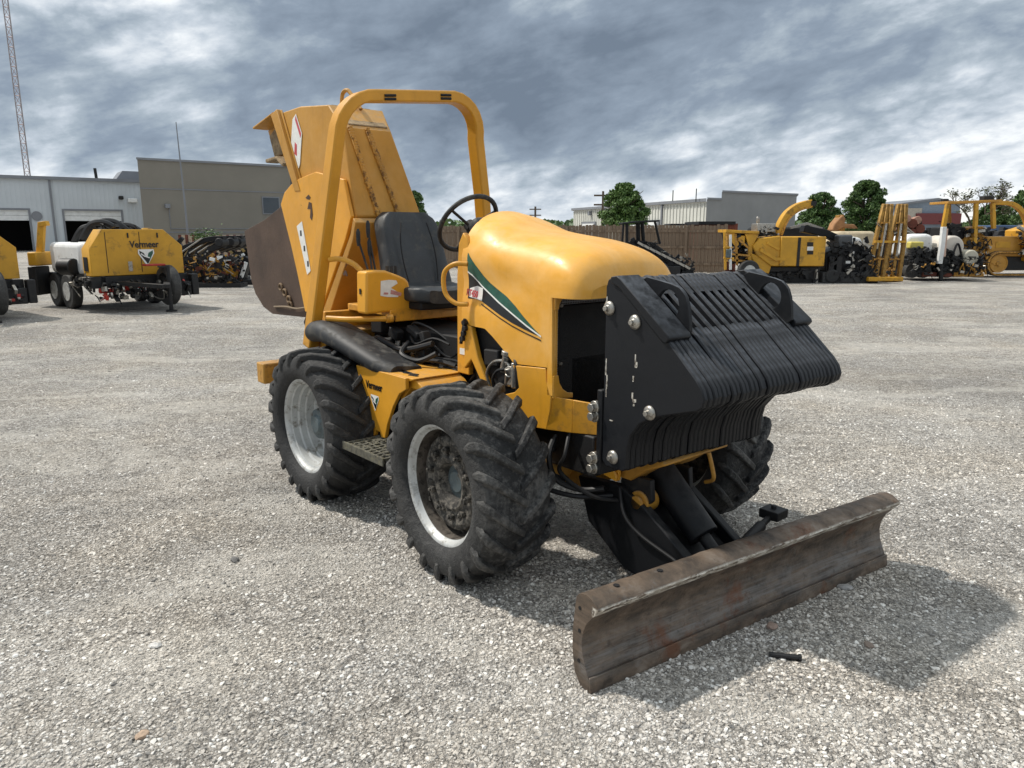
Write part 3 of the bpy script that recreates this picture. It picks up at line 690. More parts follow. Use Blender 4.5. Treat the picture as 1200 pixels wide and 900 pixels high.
# ---- weights
W0=set(bpy.data.objects)
m_=MB(); m_.b2((.36,-.30,.60),(.425,.30,1.25)); m_.b2((.25,-.22,.66),(.36,.22,1.0)); m_.b2((.385,-.47,.60),(.415,-.30,.98)); m_.build('weight_bracket',M['black'],A,.006)
m_=MB()
for z in (.625,.67,.86,.90): m_.cyl((.375,-.475,z),(.375,-.50,z),.020,6); m_.cyl((.375,-.455,z),(.375,-.478,z),.028,14)
m_.build('bracket_bolt',M['steel'],A,.002)
def wp(zcut=0.0,dr=0.0):
    p=[(.415,.66),(.415,1.40)]+[(.445+.03*math.cos(R(a)),1.44+.025*math.sin(R(a))) for a in (170,140,110,80)]
    if zcut: p+=[(.50,1.437),(.575,1.382),(.563,1.36),(.745,1.228),(.76,1.243)]
    else: p+=[(.50,1.437)]
    return p
nose=[(.915,1.105),(.945,1.07),(.958,1.035),(.950,1.005),(.925,.985),(.88,.972),(.70,.915),(.635,.875),(.585,.815),(.568,.75),(.565,.665),(.54,.648),(.44,.648)]
full=[(.415,.67),(.415,1.42),(.425,1.448),(.445,1.46),(.475,1.458),(.50,1.440),(.76,1.243)]+nose
notch=[(.415,.67),(.415,1.42),(.425,1.448),(.445,1.46),(.475,1.458),(.50,1.440),(.565,1.390),(.553,1.372),(.715,1.250),(.728,1.265),(.76,1.243)]+nose
low=[(.415,.67),(.415,1.40),(.44,1.44),(.475,1.440),(.50,1.423),(.76,1.226)]+[(x-.003,z) for x,z in nose]
NP=33; y0,y1=-.462,.462; pitch=(y1-y0)/NP
meshes={}
def plate(kind,y,jx=0,jz=0):
    if kind not in meshes:
        poly={'full':full,'notch':notch,'low':low}[kind]
        # soften upper edges with a chamfered rim
        pb=MB(); w2=pitch*.475; ins=.0055
        cxp=sum(p[0] for p in poly)/len(poly); czp=sum(p[1] for p in poly)/len(poly)
        def shrink(pl):
            o=[]; n=len(pl)
            for i in range(n):
                a,b,c=pl[i-1],pl[i],pl[(i+1)%n]
                e1=(b[0]-a[0],b[1]-a[1]); e2=(c[0]-b[0],c[1]-b[1]); 
                n1=(e1[1],-e1[0]); n2=(e2[1],-e2[0]); L1=math.hypot(*n1) or 1; L2=math.hypot(*n2) or 1
                nn=(n1[0]/L1+n2[0]/L2,n1[1]/L1+n2[1]/L2); L=math.hypot(*nn) or 1
                o.append((b[0]+nn[0]/L*ins,b[1]+nn[1]/L*ins))
            return o
        inner=shrink(poly); n=len(poly)
        vs=[(p[0],-w2,p[1]) for p in inner]+[(p[0],-w2+ins,p[1]) for p in poly]+[(p[0],w2-ins,p[1]) for p in poly]+[(p[0],w2,p[1]) for p in inner]
        fs=[tuple(range(n)),tuple(range(4*n-1,3*n-1,-1))]
        for k in range(3): fs+=[(k*n+i,k*n+n+i,k*n+n+(i+1)%n,k*n+(i+1)%n) for i in range(n)]
        pb.add(vs,fs); o=pb.build('weight_plate',M['weight'],A,smooth=30); meshes[kind]=o.data
    else:
        o=bpy.data.objects.new('weight_plate',meshes[kind]); COL.objects.link(o); o.parent=A
    o.location=(jx,y,jz); return o
for i in range(NP):
    y=y0+pitch*(i+.5)
    if i<1 or i>=NP-1: kind='full'
    elif 6<=i<=NP-7: kind='notch' if i%2 else 'full'
    else: kind='low' if i in (5,NP-6) else 'full'
    jx=random.uniform(-.0035,.0035); jz=random.uniform(-.003,.003)
    if i in (4,13,21,NP-5): jx-=.005; jz-=.004
    plate(kind,y,jx,jz)
# raised cover bars along the two top edges
for s in (-1,1):
    m_=MB(); a,b=(s*.462,s*.345) if s<0 else (s*.345,s*.462)
    m_.prism([(.455,1.464),(.490,1.470),(.512,1.458),(.778,1.258),(.783,1.243),(.768,1.226),(.750,1.228),(.50,1.425),(.455,1.440)],a-.012*(s<0),b+.012*(s>0))
    m_.build('cover_bar',M['weight'],A,.004)
    # lifting eye : arch plate with a round hole, standing on the slope
    y=s*.335
    top=[(.47,1.470),(.50,1.478),(.655,1.445),(.70,1.436),(.735,1.412),(.752,1.375),(.76,1.30),(.765,1.245),(.70,1.28)]
    hole=[(.652+.060*math.cos(R(a))*(1-.1*math.sin(R(a))),1.360+.060*math.sin(R(a))) for a in range(0,360,24)]
    outer=[(.50,1.445),(.52,1.463),(.60,1.452),(.67,1.440),(.71,1.428),(.74,1.402),(.757,1.36),(.768,1.30),(.772,1.236),(.74,1.245),(.68,1.29),(.60,1.35),(.545,1.393)]
    # ring of quads between hole and outer boundary, matched by angle
    def ringpts(poly,c,n=36):
        o=[]
        for k in range(n):
            a=2*math.pi*k/n; d=(math.cos(a),math.sin(a)); best=None
            for i in range(len(poly)):
                p,q=poly[i-1],poly[i]; ex,ez=q[0]-p[0],q[1]-p[1]; dn=d[0]*ez-d[1]*ex
                if abs(dn)<1e-9: continue
                t=((p[0]-c[0])*ez-(p[1]-c[1])*ex)/dn; u=((p[0]-c[0])*d[1]-(p[1]-c[1])*d[0])/dn
                if t>0 and -1e-6<=u<=1+1e-6 and (best is None or t>best): best=t
            o.append((c[0]+d[0]*best,c[1]+d[1]*best))
        return o
    c=(.650,1.362); ro=ringpts(outer,c); ri=ringpts(hole,c); n=36; hw=.009
    vs=[(p[0],y-hw,p[1]) for p in ro]+[(p[0],y-hw,p[1]) for p in ri]+[(p[0],y+hw,p[1]) for p in ro]+[(p[0],y+hw,p[1]) for p in ri]
    fs=[]
    for i in range(n):
        j=(i+1)%n; fs+=[(i,j,n+j,n+i),(2*n+j,2*n+i,3*n+i,3*n+j),(j,i,2*n+i,2*n+j),(n+i,n+j,3*n+j,3*n+i)]
    m_=MB(); m_.add(vs,fs); m_.build('lifting_eye',M['weight'],A,.004,smooth=40)
for (x,z) in ((.442,1.333),(.592,1.290),(.690,.935),(.488,.700)):
    m_=MB(); m_.lathe([(0,-.481),(.012,-.481),(.014,-.476),(.024,-.474),(.030,-.468),(.031,-.4625),(0,-.46)],(x,0,z),seg=24); m_.cyl((x,-.478,z),(x,-.492,z),.012,6)
    m_.build('weight_bolt',M['steel'],A,.001)
# scraped paint marks along the near plate
m_=MB()
for (x,z,h,wd) in ((.600,1.16,.035,.006),(.606,1.13,.02,.012),(.592,1.07,.02,.008),(.590,1.0,.025,.008),(.602,.975,.012,.02),(.430,1.12,.06,.005),(.437,1.05,.05,.006),(.434,.99,.03,.005),(.425,1.38,.03,.005),(.60,.955,.008,.008),(.47,.86,.004,.02)):
    m_.b2((x-wd/2,-.4632,z-h),(x+wd/2,-.4612,z)); m_.b2((x-wd/2+random.uniform(-.006,.006),-.4632,z-h*1.2),(x+random.uniform(0,.004),-.4612,z-h*.6))
m_.build('scraped_paint',M['worn'],A)

# the pack hangs a little askew on its bracket
pv=Matrix.Translation((.45,-.46,0)); RW=pv@Matrix.Rotation(R(-4.6),4,'Z')@pv.inverted()
for o in set(bpy.data.objects)-W0: o.matrix_local=RW@Matrix.Translation(o.location)

# ---- blade
near=Vector((.865,-.989,0)); far=Vector((1.10,.913,0)); bd=(far-near).normalized(); bl=(far-near).length
B_=bpy.data.objects.new('backfill_blade',None)
fw=Vector((bd.y,-bd.x,0))
bmx=Matrix(((bd.x,fw.x,0,near.x),(bd.y,fw.y,0,near.y),(0,0,1,0),(0,0,0,1)))
prof=[(0,.0),(-.004,.055),(-.022,.10),(-.040,.15),(-.048,.20),(-.042,.25),(-.022,.30),(.012,.345),(.034,.372),(.040,.385),(.032,.398),(-.00,.418),(-.03,.424),(-.062,.415),(-.08,.395),(-.088,.35),(-.10,.24),(-.10,.14),(-.085,.05),(-.05,.0)]
ZS=.885
ns=40; m_=MB(); rows=[]
for k in range(ns+1):
    x=bl*k/ns; jig=lambda a: random.uniform(-a,a)
    rows.append([(x,u+jig(.0012)-.004*math.sin(3.1*k/ns),(z+(jig(.0025) if z>.36 else 0))*ZS) for u,z in prof])
n=len(prof)
vs=[p for r in rows for p in r]; fs=[tuple(range(n-1,-1,-1)),tuple(range(ns*n,ns*n+n))]
for i in range(ns):
    for j in range(n): fs.append((i*n+j,i*n+(j+1)%n,(i+1)*n+(j+1)%n,(i+1)*n+j))
m_.add(vs,fs); me=m_.build('backfill_blade',M['blade'],A,0,smooth=40)
me.matrix_local=bmx; BL=me

m_=MB(); m_.prism([(u-.0,z) for u,z in ((.012,0),(.004,.058),(-.004,.058),(-.006,.0))],0,bl,'x'); m_.build('cutting_edge',M['blade'],BL,.002)
m_=MB()
for x in (.14,.36): m_.cyl((x,-.025,.423*ZS-.003),(x,-.025,.4235*ZS+.002),.012,10)
m_.build('drilled_hole',M['soot'],BL)
m_=MB()
for z in (.10,.22,.31): m_.cyl((-.002,-.06,z),(.002,-.06,z),.008,8)
m_.build('drilled_hole',M['soot'],BL)
# arm: broad black tapered push arm and lift cylinder
m_=MB(); m_.prism([(.02,.44),(.30,.46),(.44,.40),(.86,.12),(.86,.045),(.55,.035),(.34,.05),(.10,.22)],-.20,-.15); m_.prism([(.02,.44),(.30,.46),(.44,.40),(.86,.12),(.86,.045),(.55,.035),(.34,.05),(.10,.22)],.16,.21)
m_.prism([(.30,.36),(.42,.34),(.80,.09),(.50,.06),(.36,.10)],-.15,.16)
m_.build('blade_arm',M['black'],A,.008)
m_=MB(); m_.cyl((.36,-.01,.54),(.66,-.02,.27),.075,24); m_.build('lift_cylinder',M['black'],A,.006)
m_=MB(); m_.cyl((.66,-.02,.27),(.80,-.02,.15),.030,16); m_.cyl((.80,-.08,.15),(.80,.04,.15),.035,12); m_.build('cylinder_rod',M['dark'],A)
m_=MB(); m_.cyl((.62,-.155,.09),(.90,-.155,.14),.016,8); m_.box((.74,-.15,.11),(.18,.02,.04)); m_.cyl((.66,.02,.15),(.90,.02,.13),.018,10); m_.build('tilt_linkage',M['dark'],A,.003)
m_=MB(); m_.cyl((.78,.02,.20),(.76,.30,.27),.026,12); m_.cyl((.76,.30,.27),(.75,.40,.29),.016,10); m_.box((.75,.42,.30),(.10,.10,.045)); m_.cyl((.75,.42,.26),(.75,.42,.34),.014,8); m_.cyl((.80,-.06,.15),(.80,.40,.20),.018,10); m_.build('angle_cylinder',M['dark'],A,.004)
q=MB(); q.tube(smoothpath([(.30,-.20,.45),(.36,-.23,.34),(.45,-.225,.27),(.62,-.21,.21),(.76,-.20,.17),(.82,-.16,.18)]),.009,8); q.build('hydraulic_hose',M['hose'],A)

# ---- step / fuel box between the wheels
FB=MB()
FB.prism([(-1.405,.862),(-.86,.862),(-.86,.80),(-.93,.765),(-1.00,.68),(-1.07,.56),(-1.10,.475),(-1.14,.468),(-1.155,.50),(-1.20,.50),(-1.215,.47),(-1.24,.455),(-1.30,.60)],-.645,-.622)
FB.prism([(-1.405,.842),(-.86,.842),(-.82,.855),(-.82,.862),(-1.405,.862)],-.622,-.26)
FB.prism([(-.98,.845),(-.86,.862),(-.78,.83),(-.70,.76),(-.72,.74),(-.80,.80),(-.88,.80),(-.99,.70)],-.60,-.30)
FB.build('step_box',M['yellow'],A,.010,seg=3)
tb=text('Vermeer',.062,'decal_black',A,frame((-1.20,-.6465,.765),(1,0,0),(0,0,1)),'lettering',.001,.0015,.82)
def emblem(parent,mw,s):
    """V shaped bird-like emblem: black wings, green and white slash in a pointed frame"""
    for poly,mt,z in (([(-1,.95),(1,.95),(1.05,.45),(0,-1.25),(-1.05,.45)],'decal_white',.0005),([(-.86,.8),(-.30,.45),(-.02,-.30),(.10,-.95),(-.85,.42)],'decal_black',.0015),([(.88,.82),(.30,.5),(.05,-.25),(.16,-.92),(.88,.45)],'decal_green',.0015),([(-.35,.30),(.40,-.30),(.13,-.88),(-.0,-.85)],'decal_black',.0018),([(-.62,.45),(-.20,.12),(.45,-.10),(.36,-.24),(-.25,-.02),(-.75,.36)],'decal_white',.0028)):
        b=MB(); b.add([(p[0]*s,p[1]*s,z) for p in poly],[tuple(range(len(poly)))]); o=b.build('emblem',M[mt],parent); o.data.transform(mw)
emblem(A,frame((-1.195,-.6465,.672),(1,0,0),(0,0,1)),.043)
m_=MB()
for i in range(9): m_.box((-1.30+.05*i+random.uniform(-.02,.02),-.50+random.uniform(-.09,.16),.8645),(random.uniform(.04,.12),random.uniform(.012,.035),.003),Matrix.Rotation(random.uniform(-.3,.3),3,'Z'))
m_.build('worn_grip_tape',M['soot'],A)
# low foot step : grating
m_=MB()
for k in range(6): m_.b2((-1.18,-.855+.045*k,.445),(-.76,-.855+.045*k+.008,.475))
m_.b2((-1.19,-.87,.435),(-.75,-.86,.480)); m_.b2((-1.19,-.62,.435),(-.75,-.61,.480))
for k in range(10): m_.b2((-1.18+.045*k,-.86,.458),(-1.165+.045*k,-.61,.474))
for k in range(50): m_.box((random.uniform(-1.17,-.77),random.uniform(-.85,-.63),.470),(random.uniform(.01,.04),random.uniform(.01,.03),.012),Matrix.Rotation(random.random()*3,3,'Z'))
m_.build('foot_step',simple('muddy_grating',(.10,.095,.075),.9,.1,.5,30,.6,.5,(.17,.155,.10)),A,.002,seg=1)
m_=MB(); m_.b2((-1.16,-.62,.40),(-1.12,-.50,.50)); m_.b2((-.90,-.62,.40),(-.86,-.30,.50)); m_.b2((-1.15,-.58,.38),(-.85,-.30,.42)); m_.build('step_bracket',M['dark'],A,.004)
# ---- rear fender: black rubber roll
m_=MB(); rows=[]
path=smoothpath([(-1.93,-.63,1.065),(-1.80,-.635,1.075),(-1.62,-.635,1.045),(-1.40,-.62,.985),(-1.20,-.60,.925),(-1.06,-.57,.885)],6)
for ip,p in enumerate(path):
    sc=1-.45*(ip/len(path))**2
    r=[]
    for k in range(13):
        a=R(-70+k*180/12); r.append((p.x,p.y-.085*sc*math.cos(a),p.z-.055*sc+.070*sc*math.sin(a)))
    r.append((p.x,p.y+.16,p.z-.01)); r.append((p.x,p.y+.16,p.z-.03)); r.append((p.x,p.y,p.z-.02))
    rows.append(r)
m_.grid(rows); m_.add(rows[-1],[tuple(range(len(rows[-1])))]); m_.add(rows[0],[tuple(range(len(rows[0])-1,-1,-1))]); m_.build('rear_fender',M['plastic'],A,0,smooth=50)
m_=MB(); rows=[[(p[0],-p[1],p[2]) for p in reversed(r)] for r in rows]; m_.grid(rows); m_.build('rear_fender',M['plastic'],A,0,smooth=50)
# ---- operator platform
m_=MB(); m_.b2((-2.05,-.34,1.12),(-1.50,.46,1.165)); m_.prism([(-1.52,1.085),(-1.50,1.085),(-1.50,1.175),(-1.52,1.175)],-.30,.46)
m_.b2((-2.05,.40,.85),(-1.45,.44,1.12)); m_.b2((-2.08,-.52,.86),(-2.03,.52,1.12)); m_.build('seat_platform',M['yellow'],A,.006)
m_=MB(); m_.tube(smoothpath([(-1.80,-.62,1.105),(-1.66,-.55,1.105),(-1.56,-.46,1.11),(-1.50,-.36,1.11)]),.018,10); m_.cyl((-1.50,-.37,1.11),(-1.49,-.33,1.112),.027,12); m_.build('platform_tube',M['yellow'],A)
m_=MB(); m_.b2((-1.48,-.30,.845),(-.80,.44,.87)); 
for i in range(60): m_.box((random.uniform(-1.3,-.85),random.uniform(-.30,.2),.875),(random.uniform(.02,.06),random.uniform(.01,.04),random.uniform(.01,.03)),Matrix.Rotation(random.random()*3,3,'Z'))
m_.build('floor_mat',M['dark'],A,.003,seg=1)
m_=MB(); 
pts=smoothpath([(-1.30,.10,.88),(-1.26,.10,1.0),(-1.16,.10,1.09),(-1.02,.10,1.12),(-.90,.10,1.12)]); m_.sweep(pts,.06,.012,(0,1,0)); m_.b2((-.86,-.25,.88),(-.83,.3,1.25)); m_.build('pedal_bracket',M['rough_yellow'],A,.003)
# right console
def console():
    b=MB(); fr=[(-.508,1.145),(-.50,1.405),(-.43,1.412),(-.36,1.408),(-.26,1.372),(-.215,1.352),(-.195,1.33),(-.165,1.195),(-.16,1.155)]
    b.prism(fr,-1.50,-1.62,'x',[(p[0],p[1]) for p in fr]); return b
console().build('control_console',M['yellow'],A,.016,seg=3)
m_=MB(); m_.prism([(-.405,1.255),(-.40,1.345),(-.345,1.35),(-.29,1.345),(-.28,1.325),(-.33,1.30),(-.27,1.265),(-.28,1.24),(-.36,1.245)],-1.499,-1.4975,'x'); m_.build('worn_sticker',M['decal_white'],A)
m_=MB(); m_.prism([(-.335,1.262),(-.33,1.288),(-.255,1.265),(-.26,1.245)],-1.4977,-1.4965,'x'); m_.prism([(-.385,1.262),(-.38,1.275),(-.35,1.272),(-.352,1.26)],-1.4977,-1.4965,'x'); m_.build('worn_sticker',simple('faded_pink_print',(.55,.26,.24),.6,0,.3,40),A)
m_=MB(); m_.b2((-1.575,-.5105,1.265),(-1.555,-.506,1.30)); m_.build('console_latch',M['dark'],A,.002)
for y,h,lean in ((-.40,.13,.0),(-.375,.24,-.03),(-.425,.19,-.05)):
    m_=MB(); m_.cyl((-1.60,y,1.40),(-1.62,y+lean,1.40+h),.007,8); m_.tube([(-1.62,y+lean,1.40+h-.035),(-1.62,y+lean,1.40+h+.0),(-1.62,y+lean,1.40+h+.05),(-1.62,y+lean,1.40+h+.07)],[.009,.013,.013,.006],10); m_.build('control_lever',M['plastic'],A)
m_=MB()
for y in (-.30,-.27,-.24): m_.cyl((-1.58,y,1.37),(-1.585,y,1.43),.012,8)
m_.build('control_lever',M['plastic'],A)
q=MB(); q.tube(smoothpath([(-1.60,-.47,1.40),(-1.66,-.50,1.45),(-1.75,-.54,1.475),(-1.82,-.575,1.47)]),.017,10); q.build('arm_rail',M['yellow'],A)
# ---- seat
def cushion(rows_,name,mt='seat'):
    b=MB(); b.grid(rows_); return b.build(name,M[mt],A,0,smooth=60,solid=0)
ss=MB(); rows=[]
# backrest: loft up the back (u along width)
for i in range(15):
    t=i/14; z=1.24+.53*t; xb=-1.70-.14*t-.03*t*t; hw=.245*(1-.12*t-.30*max(0,(t-.82)/.18)**2.2)
    ring=[]; dep=.085*(1-.25*t)*(1 if t<.93 else .75)
    for k in range(40):
        a=2*math.pi*k/40; cu=math.copysign(abs(math.cos(a))**.55,math.cos(a)); su=math.copysign(abs(math.sin(a))**.55,math.sin(a))
        wing=.045*max(0,abs(cu)-.45)/.55; groove=-.012*math.exp(-((abs(cu)-.56)/.05)**2) if su>0 else 0
        ring.append((xb+dep*su+ (wing+groove if su>0 else 0),hw*cu,z))
    ring.append(ring[0]); rows.append(ring)
ss.grid(rows); ss.add(rows[-1][:-1],[tuple(range(39,-1,-1))]); ss.add(rows[0][:-1],[tuple(range(40))])
st=ss.build('backrest',M['seat'],A,0,smooth=70)
ss=MB(); rows=[]
for i in range(13):
    t=i/12; x=-1.74+.44*t; hw=.235*(1-.25*max(0,(t-.8)/.2)**2); zt=1.305+.012*math.cos(t*5)+(-.03*max(0,(t-.85)/.15)**2); zb=1.20
    ring=[]
    for k in range(36):
        a=2*math.pi*k/36; cu=math.copysign(abs(math.cos(a))**.5,math.cos(a)); su=math.copysign(abs(math.sin(a))**.5,math.sin(a))
        wing=.02*max(0,abs(cu)-.55)/.45*(su>0); ring.append((x,hw*cu,(zt+zb)/2+(zt-zb)/2*su+wing))
    ring.append(ring[0]); rows.append(ring)
ss.grid(rows); ss.add(rows[-1][:-1],[tuple(range(35,-1,-1))]); ss.add(rows[0][:-1],[tuple(range(36))]); ss.build('seat_cushion',M['seat'],A,0,smooth=70)
for s in (-1,1):
    q=MB(); q.tube(smoothpath([(-1.70+.075,s*.115,1.32),(-1.745+.085,s*.130,1.45),(-1.775+.08,s*.125,1.58),(-1.80+.075,s*.10,1.70)]),.0045,6); q.build('seat_seam',M['soot'],st)
m_=MB(); m_.b2((-1.72,-.20,1.16),(-1.36,.20,1.21)); m_.build('seat_base',M['soot'],A,.01)
# ---- steering wheel
wc=Vector((-1.13,0,1.69)); nrm=Vector((-.80,0,.60)).normalized(); u_=Vector((0,1,0)); v_=nrm.cross(u_)
SWm=MB(); rr=.195
SWm.tube([wc+(u_*math.cos(a)+v_*math.sin(a))*rr for a in [2*math.pi*k/40 for k in range(40)]],.0145,10,closed=True)
sw=SWm.build('steering_wheel',M['plastic'],A,0,smooth=60)
m_=MB()
for a in (90,210,330): m_.cyl(wc-nrm*.03+(u_*math.cos(R(a))+v_*math.sin(R(a)))*.02,wc+(u_*math.cos(R(a))+v_*math.sin(R(a)))*rr,.009,8)
m_.build('spoke',M['plastic'],sw)
m_=MB(); m_.cyl(wc-nrm*.05,wc-nrm*.005,.035,16); m_.cyl(wc-nrm*.36,wc-nrm*.05,.022,12); m_.cyl(wc-nrm*.5,wc-nrm*.20,.05,14); m_.build('steering_column',M['plastic'],sw)
# ---- roll bar
Rp=[]; zb,zt=.90,2.455
def rx(z): return -1.985+(.30)*(z-1.0)/1.45
def ry(z): return .645-.135*(z-.9)/1.55
cr=.24; pts=[]
for k in range(8): z=zb+(zt-cr-zb)*k/7; pts.append(Vector((rx(z),-ry(z),z)))
yk=ry(zt-cr)
for a in range(12,90,13): pts.append(Vector((rx(zt-cr+cr*math.sin(R(a))),-(yk-cr+cr*math.cos(R(a)))+.0,zt-cr+cr*math.sin(R(a)))))
top=[Vector((rx(zt),-(yk-cr),zt+.0)),Vector((rx(zt),0,zt+.028)),Vector((rx(zt),(yk-cr),zt+.056))]
mir=[Vector((p.x+.05*min(1,max(0,(zt-cr-p.z)/.6)),-p.y+.075*min(1,max(0,(zt-cr-p.z)/.5)),p.z+.056 if p.z>zt-cr-.01 else p.z+.056*(p.z-zb)/(zt-cr-zb))) for p in reversed(pts)]
pts=pts+top+mir
m_=MB(); m_.sweep(pts,.105,.072,(1,0,0)); m_.build('roll_bar',M['yellow'],A,.010,seg=2)
m_=MB()
for s in (-1,1):
    for dx in (-.035,.0): m_.cyl((rx(zt)+.054+0,s*.25,zt+.03+.028*s+dx*.6),(rx(zt)+.054+0,s*.17,zt+.031+.02*s+dx*.6),.008,8)
m_.build('bolt_slot',M['soot'],A)
m_=MB(); 
for s in (-1,1): m_.prism([(-2.10,.80),(-1.88,.80),(-1.88,.98),(-2.08,.98)],s*.60,s*.585); 
m_.build('roll_bar_mount',M['yellow'],A,.004)
m_=MB(); m_.b2((-2.56,-.80,.60),(-2.44,.80,.745)); m_.build('rear_bumper',M['rough_yellow'],A,.01)
m_=MB(); m_.prism([(-2.5,.55),(-2.0,.50),(-1.9,1.0),(-2.4,1.05)],-.45,.45); m_.build('rear_frame',M['rough_yellow'],A,.01)

# ---- cutter wheel housing carried at the rear
H=MB()
nearp=[(-3.10,2.505),(-2.70,2.515),(-2.27,2.475),(-2.09,2.315),(-1.955,1.745),(-2.05,1.60),(-2.50,1.06),(-2.80,1.10),(-2.78,1.94)]
farY=[.20,.20,.12,.07,.215,.23,.25,.25,.22]
n=len(nearp)
vs=[(p[0],-.30,p[1]) for p in nearp]+[(p[0],fy,p[1]) for p,fy in zip(nearp,farY)]
H.add(vs,[tuple(range(n)),tuple(range(2*n-1,n-1,-1))]+[(i,i+n,(i+1)%n+n,(i+1)%n) for i in range(n)])
ho2=H.build('cutter_housing',M['rough_yellow'],A,.008)
m_=MB(); m_.prism([(-3.13,2.50),(-3.02,2.53),(-2.70,1.93),(-2.79,1.93)],-.335,-.303); m_.prism([(-3.02,2.525),(-2.99,2.525),(-2.68,1.93),(-2.705,1.93)],-.312,-.301); m_.build('edge_flange',M['rough_yellow'],A,.004)
lp=[(-3.06,1.845),(-2.98,1.93),(-2.85,1.985),(-2.70,2.02),(-2.45,2.05),(-2.05,1.98),(-1.965,1.74),(-2.06,1.59),(-2.50,1.055),(-2.74,1.05),(-2.77,1.14),(-2.84,1.34),(-2.92,1.54)]
m_=MB(); m_.prism(lp,-.33,-.303); m_.build('side_plate',M['yellow'],A,.005)
m_=MB(); m_.prism([(-2.45,1.06),(-1.98,1.62),(-1.93,1.73),(-1.90,1.70),(-1.95,1.58),(-2.38,1.0)],-.335,.26); m_.build('belly_plate',M['rough_yellow'],A,.005)
m_=MB(); m_.prism([(-2.05,1.55),(-1.99,1.66),(-1.95,1.62),(-2.0,1.20),(-2.3,1.12)],-.12,.30); m_.build('boom_mount',M['rough_yellow'],A,.01)
# weld ribs on the front face
for (yt,yb) in ((-.245,-.13),(-.115,.03)):
    m_=MB(); N=34
    for k in range(N):
        t=k/(N-1); z=2.315-.58*t; x=-2.09+.135*t; y=yt+(yb-yt)*t
        m_.box((x+.008,y+random.uniform(-.004,.004),z),(.02,random.uniform(.022,.036),.022),Matrix.Rotation(random.uniform(-.5,.5),3,'X'))
    m_.sweep([(-2.08,yt,2.30),(-1.95,yb,1.75)],.035,.014,(0,1,0)); m_.build('weld_rib',M['rough_yellow'],A,.003,seg=1)
# discharge chute
m_=MB(); 
m_.prism([(-3.10,2.52),(-3.12,2.505),(-3.50,2.435),(-3.50,2.45)],-.33,.16)
m_.prism([(-3.08,2.50),(-3.49,2.43),(-3.35,2.18),(-3.18,2.20),(-3.05,2.14),(-2.95,2.10)],-.21,-.19)
m_.build('discharge_chute',M['rough_yellow'],A,.004)
m_=MB(); m_.prism([(-3.08,2.49),(-3.30,2.43),(-3.42,2.38),(-3.34,2.21),(-3.18,2.23),(-3.02,2.17)],-.235,-.211); m_.prism([(-3.37,2.17),(-3.18,2.18),(-3.05,2.12),(-3.05,2.15),(-3.18,2.21),(-3.37,2.20)],-.30,-.19); m_.build('mud_buildup',M['wood'],A,.01)
q=MB(); q.tube(smoothpath([(-2.42,-.12,2.49),(-2.40,-.12,2.575),(-2.36,-.11,2.60),(-2.32,-.10,2.575),(-2.22,-.08,2.46)]),.014,8); q.build('lifting_ring',M['rough_yellow'],A)
m_=MB(); m_.prism([(-2.36,2.47),(-2.11,2.335),(-2.11,2.345),(-2.34,2.492)],-.24,.06); m_.build('dirt_heap',M['wood'],A,.01)
# stickers
m_=MB(); m_.prism([(-2.88,2.23),(-2.82,2.44),(-2.76,2.47),(-2.68,2.33),(-2.74,2.12),(-2.80,2.06)],-.3055,-.3025); m_.build('warning_sticker',M['decal_white'],A)
m_=MB(); m_.prism([(-2.765,2.46),(-2.69,2.33),(-2.705,2.30),(-2.775,2.43)],-.3065,-.3025); m_.prism([(-2.82,2.20),(-2.80,2.28),(-2.77,2.26),(-2.78,2.18)],-.3065,-.303); m_.build('warning_sticker',M['decal_red'],A)
m_=MB(); m_.prism([(-2.79,1.68),(-2.70,1.715),(-2.60,1.36),(-2.66,1.33)],-.334,-.3305); m_.build('warning_sticker',M['decal_white'],A)
m_=MB(); 
for k in range(3): x=-2.725+.045*k; z=1.63-.11*k; m_.b2((x-.012,-.3352,z-.02),(x+.012,-.334,z+.02))
m_.build('sticker_print',M['decal_black'],A)
for poly in ([(-2.08,1.49),(-2.06,1.46),(-2.055,1.42),(-2.07,1.40),(-2.06,1.43),(-2.075,1.45)],[(-2.11,1.36),(-2.08,1.385),(-2.06,1.38),(-2.045,1.35),(-2.06,1.345),(-2.075,1.36),(-2.09,1.345)],[(-2.62,1.88),(-2.57,1.90),(-2.54,1.88),(-2.56,1.865),(-2.60,1.87)],[(-2.60,1.80),(-2.57,1.85),(-2.53,1.84),(-2.52,1.76),(-2.54,1.72),(-2.565,1.74),(-2.55,1.80)]):
    m_=MB(); m_.prism(poly,-.3325,-.3303); m_.build('torn_decal',simple('torn_decal_brown',(.07,.035,.02),.7,0,.3,20) if 'torn' not in M else M['torn'],A)
# deflector of brown steel
dfp=[(-3.90,1.645),(-3.45,1.735),(-3.06,1.85),(-2.88,1.46),(-2.72,1.02),(-2.80,1.0),(-3.15,.985),(-3.42,.975),(-3.60,1.02),(-3.75,1.12),(-3.82,1.22)]
m_=MB(); m_.prism(dfp,-.302,-.28); m_.build('deflector_plate',M['brownsteel'],A,.004)
m_=MB(); m_.prism([(-3.90,1.645),(-3.45,1.735),(-3.06,1.85),(-3.06,1.835),(-3.45,1.715),(-3.88,1.625)],-.28,.30); m_.prism(dfp,.28,.30); m_.b2((-3.0,-.27,1.1),(-2.75,.27,2.2)); m_.build('cutter_guard',M['dark'],A,.004)
m_=MB(); q=[(-3.19,1.21),(-3.12,1.17),(-3.05,1.12),(-3.03,1.08)]
for i,(x,z) in enumerate(q): m_.tube([(x+.03*math.cos(a),-.315,z+.025*math.sin(a)) for a in [2*math.pi*k/10 for k in range(10)]],.009,6,closed=True)
m_.build('chain',simple('rusty_chain',(.22,.15,.09),.7,.3,.3,20),A)
